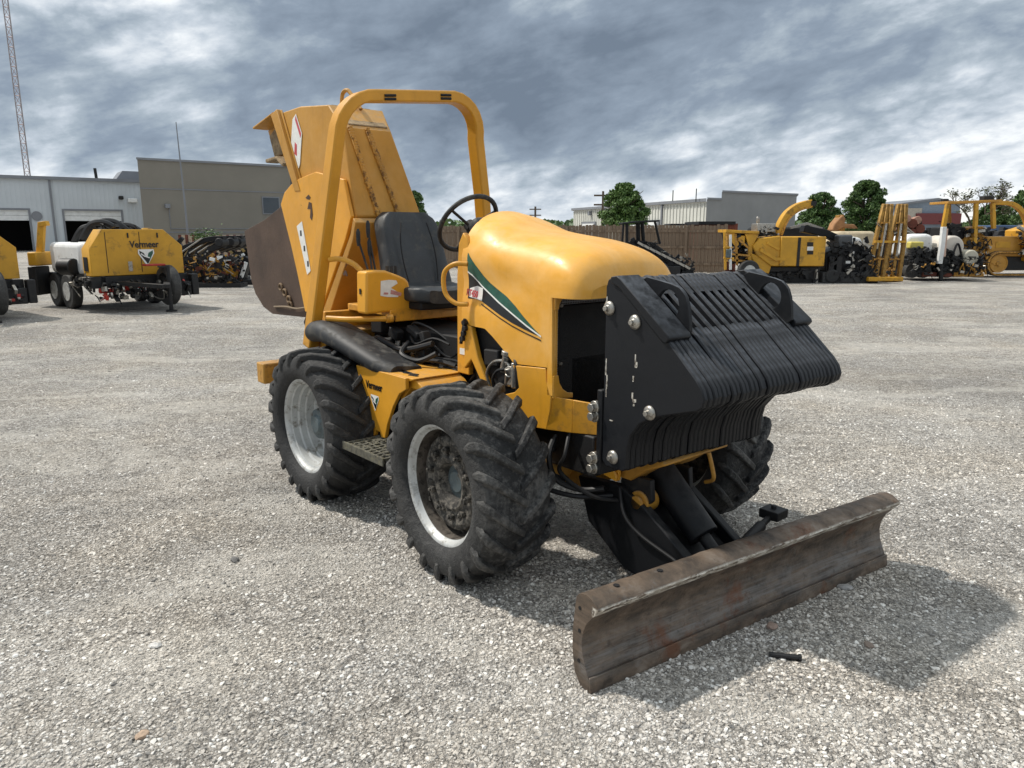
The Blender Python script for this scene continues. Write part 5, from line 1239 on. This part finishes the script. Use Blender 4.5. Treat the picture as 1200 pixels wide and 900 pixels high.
# bare tree
P=PX(60,1136); t=P.thing('bare_tree','nearly leafless grey tree with fine spreading twigs above the tractor roof','tree')
m=MB(); tips=[]
def br(p,d,l,r,dep):
    e=p+d*l; m.tube([p,p+d*l*.5+Vector((random.uniform(-.04,.04)*l,)*3),e],[r,r*.8,r*.6],5 if dep<3 else 3,cap=False)
    if dep>=6: tips.append(e); return
    for k in range(3):
        nd=(d+Vector((random.uniform(-.75,.75),random.uniform(-.75,.75),random.uniform(-.25,.45)))).normalized(); br(e,nd,l*random.uniform(.60,.80),r*.60,dep+1)
br(Vector((0,0,0)),Vector((0,0,1)),1.75,.2,0); m.build('trunk',M['bark'],t,smooth=60)
m=MB()
for e in tips:
    if random.random()<.6:
        for k in range(3):
            c=e+Vector([random.gauss(0,.1) for _ in range(3)]); r=Matrix.Rotation(random.random()*6,3,'Z')@Matrix.Rotation(random.random()*3,3,'X'); m.add([c+r@Vector(q)*.09 for q in ((-1,0,0),(0,-.5,0),(1,0,0),(0,.5,0))],[(0,1,2,3)])
m.build('crown',M['leaf3'],t)

# ---- dark loader with cage and trencher boom behind the hood
P=PX(24,750); t=P.thing('compact_loader','black compact trencher with open canopy and raised digging chain behind the hood','loader')
clutter(P,t,728,284,770,300,60,-.3,0,('dark','steel','black'),.6); clutter(P,t,760,296,812,322,60,-.3,0,('dark','black','steel'),.7)
m=MB(); m.sweep([P.p3(727,262,.0),P.p3(745,260,0),P.p3(769,259,0)],.9,.05,(0,1,0)); m.build('canopy',M['black'],t,.01)
for u0,v0,u1,v1,r in ((729,262,727,292,.035),(733,262,733,300,.05),(748,261,749,300,.07),(753,260,756,300,.06),(768,259,774,286,.04)):
    m=MB(); m.cyl(P.p3(u0,v0,-.3 if u0<740 else .1),P.p3(u1,v1,-.3 if u0<740 else .1),r,8); m.build('canopy_post',M['black'],t)
m=MB(); m.prism(P.poly([(728,285),(745,281),(765,284),(812,318),(812,330),(725,335)]),-.15,.15); m.b2((-1,-.5,.2),(1.2,.5,.55)); m.build('digging_boom',M['dark'],t,.02)
m=MB()
for k in range(90):
    s_=random.random(); m.box(P.p3(738+70*s_,282+34*s_+random.uniform(-3,7),random.uniform(-.35,-.1)),(random.uniform(.08,.25),.12,random.uniform(.05,.14)),Matrix.Rotation(random.uniform(-.2,1.2),3,'Y'))
tag(m.build('chain_tooth',M['black'],t),kind='stuff')
for k in range(9):
    s_=(k+.5)/9; q=MB(); q.box(P.p3(745+60*s_,284+30*s_,-.42),(.22,.03,.07),Matrix.Rotation(.5,3,'Y')); q.build('cutter_tooth',M['steel'],t)
for x in (-.9,.5): m=MB(); m.cyl((x,-.6,.35),(x,-.35,.35),.35,20); m.build('wheel',M['rubber'],t,.03)

# ---- rusty containers by the fence end
for u0,u1,v0,Y,lab,mt_n in ((820,860,262,30.5,'rust-red steel bin stack at the end of the wooden fence','rustred'),):
    P=PX(Y,(u0+u1)/2); t=P.thing('steel_bin',lab,'bin')
    m=MB(); P.bx(m,u0,v0,u1,322,0,1.8); m.build('shell',M['rustred'],t,.02)
    for k in range(9):
        u=u0+ (u1-u0)*k/8; q=MB(); P.bx(q,u-.7,v0,u+.7,321,-.07,0); q.build('rib',M['rustred'],t)
    m=MB(); P.bx(m,u0-2,v0-2.5,u1+1,v0+1.2,-.12,1.9); m.build('rim',M['dark'],t)
# ---- pallets / odd stock on the fence top line
P=PX(33,800); t=P.thing('stacked_stock','low grey sheet stack just visible over the wooden fence','stack')
for k,(u0,u1,v) in enumerate(((787,812,262),(745,768,263.5),(812,826,260))):
    m=MB(); P.bx(m,u0,v,u1,v+2.2,.3,1.6); m.build('sheet_pack',M['dark'] if k!=1 else M['white'],t,.02)
m=MB(); m.b2((-2.4,.5,0),(1.2,1.5,1.75)); m.build('rack',M['dark'],t)

# ---- wood chipper
P=PX(24.3,905); t=P.thing('wood_chipper','yellow towed wood chipper with curved discharge chute near the fence end','wood chipper')
m=MB(); P.bx(m,908,277,957,311,-.6,.6); eb=m.build('engine_box',M['far_yellow'],t,.03)
for v0,v1,c in ((283.5,288,'dark'),(288.5,293,'white'),(293.5,297.5,'dark')): q=MB(); P.bx(q,937.5,v0,944,v1,-.615,-.602); q.build('label',M[c],eb)
q=MB(); P.bx(q,927.2,278,928,311,-.612,-.6); q.build('panel_seam',M['dark'],eb)
m=MB(); m.prism(P.poly([(876,288),(884,279),(908,276),(908,303),(915,305),(914,311),(897,311),(880,298)]),-.55,.45); m.prism(P.poly([(879,312),(874,296),(884,299),(898,311),(895,320),(884,320)]),-.5,.4); m.build('drum_housing',M['far_yellow'],t,.03)
m=MB(); m.sweep([P.p3(884,292,-.58),P.p3(902,303,-.58),P.p3(914,302,-.58)],.06,.10,(0,1,0)); m.sweep([P.p3(892,284,-.56),P.p3(906,292,-.56)],.05,.08,(0,1,0)); m.build('feed_rail',M['far_yellow'],t)
ch=smoothpath([P.p3(911,275),P.p3(916,262),P.p3(923,251),P.p3(933,243.5),P.p3(943,240),P.p3(950,238.5)]); m=MB(); m.sweep(ch,.34,.24,(0,1,0)); ct=m.build('discharge_chute',M['far_yellow'],t,.02)
m=MB(); m.sweep([p_+Vector((.03,-.19,-.10)) for p_ in ch[2:-3]],.03,.05,(0,1,0)); m.build('chute_flange',M['rough_yellow'],ct)
m=MB(); m.box(P.p3(951,238.5),(.16,.4,.14)); m.build('chute_deflector',M['dark'],ct)
m=MB(); m.prism(P.poly([(846,269),(884,271),(884,274),(846,272.5)]),-.5,.5); m.prism(P.poly([(847,273),(856,273),(861,286),(858,290),(850,280)]),-.46,-.42); m.prism(P.poly([(868,274),(884,274),(877,288),(875,312),(871,312),(872,288)]),-.46,-.40); m.build('infeed_hopper',M['far_yellow'],t,.01)
m=MB(); m.prism(P.poly([(849,273),(882,274),(876,288),(873,310),(858,308),(853,290)]),.0,.4); m.build('hopper_throat',M['dark'],t)
for (u0,v0,u1,v1) in ((848,272,847,306),(857,274,859,310),(850,297,873,299),(853,304,874,306),(860,280,872,290)): q=MB(); q.sweep([P.p3(u0,v0,-.44),P.p3(u1,v1,-.44)],.07,.06,(0,1,0)); q.build('hopper_bar',M['rough_yellow'],t)
m=MB(); P.bx(m,860,276,868,287,-.43,-.3); m.build('control_box',M['far_yellow'],t,.02)
clutter(P,t,850,276,876,308,40,-.42,-.1); clutter(P,t,886,266,910,276,26,-.4,.2,('dark','steel'),.8); clutter(P,t,890,315,955,328,40,-.55,-.3,('dark',))
m=MB(); P.bx(m,884,262,905,272,-.3,.3); m.cyl(P.p3(888,262),P.p3(888,254),.05,8); m.build('muffler_guard',M['steel'],t,.03)
m=MB(); m.cyl(P.p3(870,316,-.75),P.p3(870,316,-.5),.33,22); wl_=m.build('wheel',M['rubber'],t,.03); m=MB(); m.cyl(P.p3(870,316,-.77),P.p3(870,316,-.74),.18,16); m.build('rim',M['silver'],wl_)
m=MB(); P.bx(m,884,312,955,318,-.4,.4); P.bx(m,892,318,948,331,-.35,.35); m.build('chassis',M['dark'],t,.02)
m=MB(); m.cyl(P.p3(951,315,-.4),P.p3(951,331,-.4),.045,8); m.build('jack',M['steel'],t)
P=PX(23.0,852); t=P.thing('hand_cart','yellow and white small wheeled frame beside the rust-red bin','cart')
for u0,v0,u1,v1 in ((849,272,850,316),(856,275,856,316),(848,290,858,290),(848,302,860,303)): m=MB(); m.cyl(P.p3(u0,v0),P.p3(u1,v1),.04,6); m.build('frame_bar',M['far_yellow'] if u0<855 else M['white'],t)
m=MB(); m.box(P.p3(853,297),(.15,.2,.25)); m.build('gearbox',M['hubblue'],t,.02)

# ---- black drilling rig bodies
P=PX(24.5,975); t=P.thing('drill_rig','black horizontal drill rig with long dark rack beside the chipper','drill rig')
m=MB(); m.prism(P.poly([(958,296),(975,290),(1000,283),(1012,292),(1014,328),(962,330)]),-.5,.6); m.build('rig_body',M['black'],t,.04)
m=MB(); m.sweep([P.p3(940,268),P.p3(965,273),P.p3(985,282)],.4,.22,(0,1,0)); m.build('rack',M['black'],t,.02)
m=MB(); m.sweep([P.p3(944,266.5),P.p3(962,270)],.30,.05,(0,1,0)); m.build('rack_cover',M['steel'],t)
m=MB(); P.bx(m,975,275,990,290,-.55,.2); m.build('operator_hood',simple('dark_grey_cover',(.07,.075,.08),.5),t,.06)
for k in range(16): 
    q=MB(); u=random.uniform(985,1012); v=random.uniform(275,300); q.cyl(P.p3(u,v,-.5),P.p3(u+random.uniform(-3,6),v+random.uniform(4,12),-.55),.04,7); q.build('hydraulic_fitting',M['black'] if k%5 else M['steel'],t)
for (u,v,w_,h_) in ((990,294,2,7),(983,305,5,3)): m=MB(); P.bx(m,u,v,u+w_,v+h_,-.53,-.505); m.build('label',M['white'],t)
for u in (963,972,1006): m=MB(); P.bx(m,u,300,u+3,331,-.62,-.5); m.build('stabiliser',M['dark'],t)
clutter(P,t,962,284,1012,326,80,-.66,-.45,('dark','black'),.9); clutter(P,t,982,284,1010,318,12,-.68,-.6,('steel',),.8)
m=MB(); m.b2((-.5,-.6,.0),(1.3,.5,.35)); m.cyl((-.2,-.65,.22),(-.2,.5,.22),.22,14); m.cyl((1.0,-.65,.22),(1.0,.5,.22),.22,14); m.build('track',M['rubber'],t,.04)
# dull white and tan covered load behind
P=PX(27,1000); t=P.thing('covered_load','tan and white tarpaulin-covered load behind the black drill rig','covered load')
m=MB(); m.prism(P.poly([(970,285),(977,275),(992,271),(1028,271),(1036,285),(1036,300),(970,300)]),.2,1.4); m.build('tarpaulin',simple('cream_tarp',(.55,.45,.30),.7,0,.3,3),t,.1)
m=MB(); m.prism(P.poly([(980,283),(992,276),(1008,279),(1012,290),(985,291)]),-.1,.3); m.build('white_tank',M['white'],t,.08)
m=MB(); m.b2((-1,.1,0),(1.2,1.4,1.0)); m.build('deck',M['dark'],t)
P=PX(29,985); t=P.thing('rusty_bucket_boom','dull orange-brown bucket and arm lifted above the covered load','excavator arm')
m=MB(); m.prism(P.poly([(972,270),(975,262),(981,255),(984,252),(988,256),(987,262),(998,263),(1003,268),(985,267),(976,272)]),-.25,.25); m.build('bucket',simple('dull_orange',(.34,.17,.07),.7,0,.3),t,.04)
m=MB(); m.sweep([P.p3(984,252),P.p3(986,300),P.p3(986,310)],.3,.2,(0,1,0)); m.build('arm',M['rough_yellow'],t)

# ---- drill masts
def mastpair(u,Y,du,lab):
    P=PX(Y,u); t=P.thing('drill_mast',lab,'drill mast','upright yellow drill masts')
    bu=u
    for k,off in enumerate((-6,1,8)):
        m=MB(); m.sweep([P.p3(bu+off,327,-.05*k),P.p3(bu+off+du*.5,283,-.05*k),P.p3(bu+off*.45+du,239,-.05*k)],.13,.12,(0,1,0)); m.build('mast_rail',M['mastyellow'],t,.02,seg=1)
    for k in (1,4):
        s_=(k+.5)/6; v=325-85*s_; c=bu+du*s_+(1-s_*.3); w_=8-4.5*s_; m=MB(); m.sweep([P.p3(c-w_,v,-.1),P.p3(c+w_,v-.5,-.1)],.08,.05,(0,1,0)); m.build('cross_brace',M['rough_yellow'],t)
    m=MB(); m.sweep([P.p3(bu+du*.5-9,283,-.15),P.p3(bu+du*.5+9,283,-.15)],.12,.07,(0,1,0)); m.build('guide_collar',M['far_yellow'],t)
    clutter(P,t,bu-8,300,bu+4,326,18,-.25,0,('dark','rough_yellow'),.6); clutter(P,t,bu+2,262,bu+16,290,14,-.1,.1,('dark','steel'),.6)
    m=MB(); P.bx(m,bu-11,324,bu+10,329,-.3,.3); m.build('mast_foot',M['far_yellow'],t,.02)
    m=MB(); m.cyl(P.p3(bu+du*.3,300,-.2),P.p3(bu+du*.75,262,-.2),.03,8); m.build('cylinder',M['steel'],t)
    return t
mastpair(1024,24.0,15,'left of the two leaning yellow drill masts in front of the white tanks')
mastpair(1043,24.6,13,'right of the two leaning yellow drill masts, beside the white tank')
# ---- tank trailer
P=PX(25.5,1095); t=P.thing('tank_trailer','white plastic tanks on a low dark trailer between drill masts and tractor','tank trailer')
m=MB(); m.prism(P.poly([(1058,285),(1064,276),(1085,274),(1092,276),(1092,300),(1058,300)]),-.1,1.0); m.build('tank',M['white'],t,.10,seg=3)
x,z=P.q(1108,288); m=MB(); m.cyl((x,-.45,z-.04),(x,.7,z-.04),.38,26); m.build('tank',simple('cream_tank',(.62,.57,.50),.5,0,.15,2),t,.06)
x,z=P.q(1126,300); m=MB(); m.cyl((x,-.6,z-.03),(x,.2,z-.03),.25,22); m.build('tank',simple('small_cream_tank',(.50,.47,.38),.5,0,.15,2),t,.04)
m=MB(); m.sweep([P.p3(1087,308,-.7),P.p3(1090,287,-.7),P.p3(1092,266,-.7)],.14,.14,(0,1,0)); m.build('white_post',M['white'],t,.01)
m=MB(); m.sweep([P.p3(1093,300,-.65),P.p3(1096,268,-.65)],.10,.08,(0,1,0)); m.build('pink_post',simple('faded_pink_post',(.55,.38,.30),.6),t,.01)
m=MB(); P.bx(m,1060,283,1075,291,-.4,-.12); m.build('yellow_cover',simple('lemon_cover',(.62,.52,.12),.5),t,.04)
for u in (1056,1062,1070,1079,1099,1107): w_=random.uniform(5,11); h_=random.uniform(285,298); m=MB(); m.tube(smoothpath([P.p3(u,310,-.5),P.p3(u+random.uniform(-2,2),300,-.55),P.p3(u+w_*.5,h_,-.55),P.p3(u+w_,h_+8,-.55),P.p3(u+w_+3,309,-.5)],4),.035,7); m.build('guard_hoop',M['black'],t)
m=MB()
for k in range(70): m.box(P.p3(random.uniform(1056,1112),random.uniform(291,309),random.uniform(-.6,-.2)),(random.uniform(.05,.3),.12,random.uniform(.04,.16)),Matrix.Rotation(random.uniform(-.8,.8),3,'Y'))
tag(m.build('machine_part',M['dark'],t),kind='stuff')
m=MB(); P.bx(m,1055,303,1140,311,-.5,.9); m.build('deck',M['black'],t,.02)
m=MB(); P.bx(m,1058,309,1138,322,.0,.9); m.build('underframe',M['dark'],t,.02)
for u in (1060,1073,1100): m=MB(); x,z=P.q(u,316); m.cyl((x,-.55,z),(x,-.3,z),.25,18); m.build('wheel',M['rubber'],t,.02)
m=MB(); m.cyl(P.p3(1089,309,-.7),P.p3(1089,327,-.7),.07,8); m.build('jack',M['dark'],t)
for k in range(4): m=MB(); P.bx(m,1070+k*18,318+(k%2),1086+k*18,323,-.6,-.4); m.build('track_plate',M['rough_yellow'] if k>1 else M['rustred'],t,.01)
for k in range(6): q=MB(); u=1103+k*6; q.tube([P.p3(u,318,-.7),P.p3(u+4,308,-.75),P.p3(u+7,320,-.7)],.03,6); q.build('hose',M['rough_yellow'] if k%2 else M['hose'],t)
clutter(P,t,1056,300,1138,320,90,-.8,-.45,('dark','black'),.8); clutter(P,t,1056,304,1136,320,14,-.84,-.8,('steel','rough_yellow'),.7); clutter(P,t,1056,292,1088,304,30,-.6,-.4,('dark',),.7)
# brown auger heads behind masts
P=PX(27.5,1065); t=P.thing('auger_head','rusty pinkish-brown auger heads above the tanks beside the masts','auger')
for k,(u,v,r) in enumerate(((1062,256,.14),(1068,262,.18),(1074,258,.15),(1077,268,.17),(1058,268,.16),(1068,272,.14))):
    m=MB(); m.cyl(P.p3(u,v,-.1),P.p3(u+1.5,v+1,.3),r,9); m.build('auger_flight',M['rustred'] if k%2 else simple('dusty_pink_steel',(.36,.20,.15),.8,0,.4,8),t,.02)
m=MB(); m.b2((-.35,.0,0),(.35,.5,2.0)); m.build('stand',M['dark'],t)
for u0,v0,u1,v1 in ((1050,268,1082,280),(1055,264,1078,283)): m=MB(); m.cyl(P.p3(u0,v0,-.2),P.p3(u1,v1,-.2),.05,7); m.build('pipe',M['steel'],t)

# ---- tracked tractor with canopy frame
P=PX(27.5,1150); t=P.thing('tracked_tractor','yellow tracked trencher tractor with open canopy frame at the right edge','tractor')
m=MB(); m.sweep([P.p3(1100,238,0),P.p3(1120,237.5,0),P.p3(1162,236,0)],1.2,.09,(0,1,0)); m.build('canopy',M['rough_yellow'],t,.01)
for u0,v0,u1,v1,d in ((1101,240,1096,268,-.5),(1119,239,1120,280,.4),(1133,239,1131,285,-.55),(1153,238,1154,268,-.5)):
    m=MB(); m.sweep([P.p3(u0,v0,d),P.p3(u1,v1,d)],.14,.12,(0,1,0)); m.build('canopy_post',M['far_yellow'] if u0!=1119 else M['rough_yellow'],t,.01)
m=MB(); m.box(P.p3(1156,233),(.35,.3,.2)); m.box(P.p3(1107,235),(.2,.2,.12)); m.build('work_light',M['dark'],t,.02)
m=MB(); m.prism(P.poly([(1147,277),(1185,277),(1188,300),(1150,300)]),-.45,.45); m.build('engine_cover',M['rough_yellow'],t,.03)
m=MB(); P.bx(m,1158,283,1174,290,-.47,-.452); m.build('nameplate',M['far_yellow'],t)
clutter(P,t,1120,268,1150,300,50,-.6,-.4,('dark','rough_yellow','steel')); clutter(P,t,1180,270,1200,300,40,-.75,-.55,('dark','rough_yellow','steel')); clutter(P,t,1122,300,1150,318,50,-.6,-.3,('dark','rough_yellow','rustred')); clutter(P,t,1100,262,1125,276,24,-.4,-.2,('dark','black'))
m=MB(); m.prism(P.poly([(1127,267),(1146,265),(1147,296),(1120,296)]),-.4,.5); m.build('operator_station',M['rough_yellow'],t,.03)
m=MB(); P.bx(m,1099,266,1125,280,-.3,.5); m.build('seat_unit',M['dark'],t,.05)
m=MB(); m.prism(P.poly([(1190,270),(1215,262),(1225,300),(1215,310),(1188,305)]),-.6,.6); m.build('rear_frame',M['far_yellow'],t,.03)
bp_=smoothpath([P.p3(1160,238,-.2),P.p3(1180,239,-.2),P.p3(1192,247,-.2),P.p3(1199,262,-.2),P.p3(1201,280,-.2)]); m=MB(); m.sweep(bp_,.2,.14,(0,1,0)); m.build('boom',M['far_yellow'],t,.01)
m=MB(); m.cyl(P.p3(1180,266,-.6),P.p3(1200,276,-.6),.07,8); m.build('cylinder',M['steel'],t)
# track with sprockets
trk=MB(); c1=P.q(1158,308); c2_=P.q(1205,308); r_=.40
loop=[(c1[0]+r_*math.cos(R(a)),c1[1]+r_*math.sin(R(a))) for a in range(90,271,15)]+[(c2_[0]+r_*math.cos(R(a)),c2_[1]+r_*math.sin(R(a))) for a in range(-90,91,15)]
trk.tube([(p_[0],-.45,p_[1]) for p_ in loop],.05,6,closed=True)
for i,p_ in enumerate(loop): 
    pn=loop[(i+1)%len(loop)]; 
trk.build('track_rail',M['dark'],t)
pts=[]
for i,p_ in enumerate(loop):
    pn=loop[(i+1)%len(loop)]; L=math.hypot(pn[0]-p_[0],pn[1]-p_[1]); k=max(1,int(L/.12))
    for j in range(k): f=j/k; pts.append((p_[0]+(pn[0]-p_[0])*f,p_[1]+(pn[1]-p_[1])*f,math.atan2(pn[1]-p_[1],pn[0]-p_[0])))
for (x,z,a_) in pts:
    q=MB(); q.box((x,-.45,z),(.10,.42,.05),Matrix.Rotation(-a_,3,'Y')); q.build('track_shoe',M['rough_yellow'],t)
m=MB(); m.lathe([(0,-.62),(.08,-.62),(.10,-.58),(.27,-.58),(.31,-.62),(.33,-.60),(.33,-.40),(0,-.40)],(c1[0],0,c1[1]),seg=24); m.build('sprocket',M['rough_yellow'],t)
m=MB(); m.prism([(c1[0]-.1,c1[1]-.25),(c1[0]+.3,c1[1]+.25),(c2_[0],c2_[1]+.25),(c2_[0],c2_[1]-.25)],-.40,.3); m.build('track_frame',M['dark'],t,.03)
m=MB(); m.prism([(P.q(1140,322)[0],.02),(P.q(1150,300)[0],P.q(1150,305)[1]),(P.q(1146,300)[0],P.q(1150,303)[1]),(P.q(1132,322)[0],.02)],-.5,.4); m.build('push_blade',M['rough_yellow'],t,.02)
# ---- blue car beyond
P=PX(36,1168); t=P.thing('parked_car','dark blue parked car whose windscreen shows above the tractor engine cover','car')
m=MB(); m.prism(P.poly([(1143,300),(1143,281),(1148,276),(1152,264),(1186,264),(1194,276),(1202,281),(1202,300)]),-.8,.8); m.build('body',simple('dark_blue_paint',(.02,.05,.12),.3),t,.08,seg=3)
m=MB(); m.prism(P.poly([(1149.5,276),(1153,266),(1184,266),(1190.5,276)]),-.83,-.79); m.build('windscreen',simple('blue_glass',(.03,.08,.17),.1),t)
m=MB(); P.bx(m,1160,271,1166,274,-.85,-.832); P.bx(m,1170,270,1178,274,-.85,-.832); m.build('windscreen_sticker',M['white'],t)
m=MB(); P.bx(m,1146,276.5,1196,278.5,-.86,-.80); m.build('trim',M['white'],t)
for u in (1152,1190): m=MB(); x,z=P.q(u,300); m.cyl((x,-.85,.32),(x,.85,.32),.32,20); m.build('wheel',M['rubber'],t)
# clutter on the far right ground line: white fence post and dark pile
P=PX(33,1115); t=P.thing('equipment_row','jumble of dark and brown machinery parts behind the tanks and tractor','equipment')
m=MB()
for k in range(120):
    u=random.uniform(1040,1215); v=random.uniform(268,300); q=P.p3(u,v,random.uniform(-.5,.8)); m.box(q,(random.uniform(.15,.7),.3,random.uniform(.1,.4)),Matrix.Rotation(random.uniform(-.6,.6),3,'Y'))
tag(m.build('part_heap',M['dark'],t),kind='stuff')
m=MB(); m.b2((-2.5,-.3,0),(3.6,.8,1.0)); m.build('skid',M['dark'],t)
P=PX(32,905); t=P.thing('equipment_row','low dark machinery between the chipper and the trees','equipment')
m=MB(); P.bx(m,884,266,965,300,0,1); m.build('machine_body',M['dark'],t,.1)
m=MB(); m.sweep([P.p3(925,267,-.1),P.p3(945,262,-.1),P.p3(962,268,-.1)],.1,.1,(0,1,0)); m.build('cover',M['steel'],t)
# a few larger stones
for i,(u,v,s_,lab) in enumerate(((182,758,.020,'largest pale stone on the gravel at lower left'),(167,863,.020,'small tan-brown stone at the bottom left of the gravel'),(275,657,.022,'dark stone lying left of the front wheel on bare dust'),(990,690,.026,'flat grey stone right of the blade, in its shadow'),(905,735,.022,'small reddish-grey stone just in front of the blade'),(1018,757,.018,'small brownish stone right of the hose stub'))):
    p=at(u,v,3); r_=ray(u,v); tt=-EYE/r_.z; p=Vector((0,0,EYE))+r_*tt
    m=MB(); 
    import bmesh
    bm=bmesh.new(); bmesh.ops.create_icosphere(bm,subdivisions=2,radius=s_)
    for v_ in bm.verts: v_.co*=random.uniform(.8,1.12); v_.co.z*=.6; v_.co.x*=1.3
    me=bpy.data.meshes.new('stone'); bm.to_mesh(me); bm.free(); me.materials.append(simple('stone_%d'%i if False else 'loose_stone',[(.62,.60,.57),(.45,.33,.24),(.15,.145,.14),(.34,.33,.32),(.30,.22,.18),(.28,.22,.18)][i],.9,0,.2,40,.4)); o=bpy.data.objects.new('stone',me); COL.objects.link(o); o.location=(p.x,p.y,s_*.3); o.rotation_euler=(0,0,i); tag(o,lab,'stone')
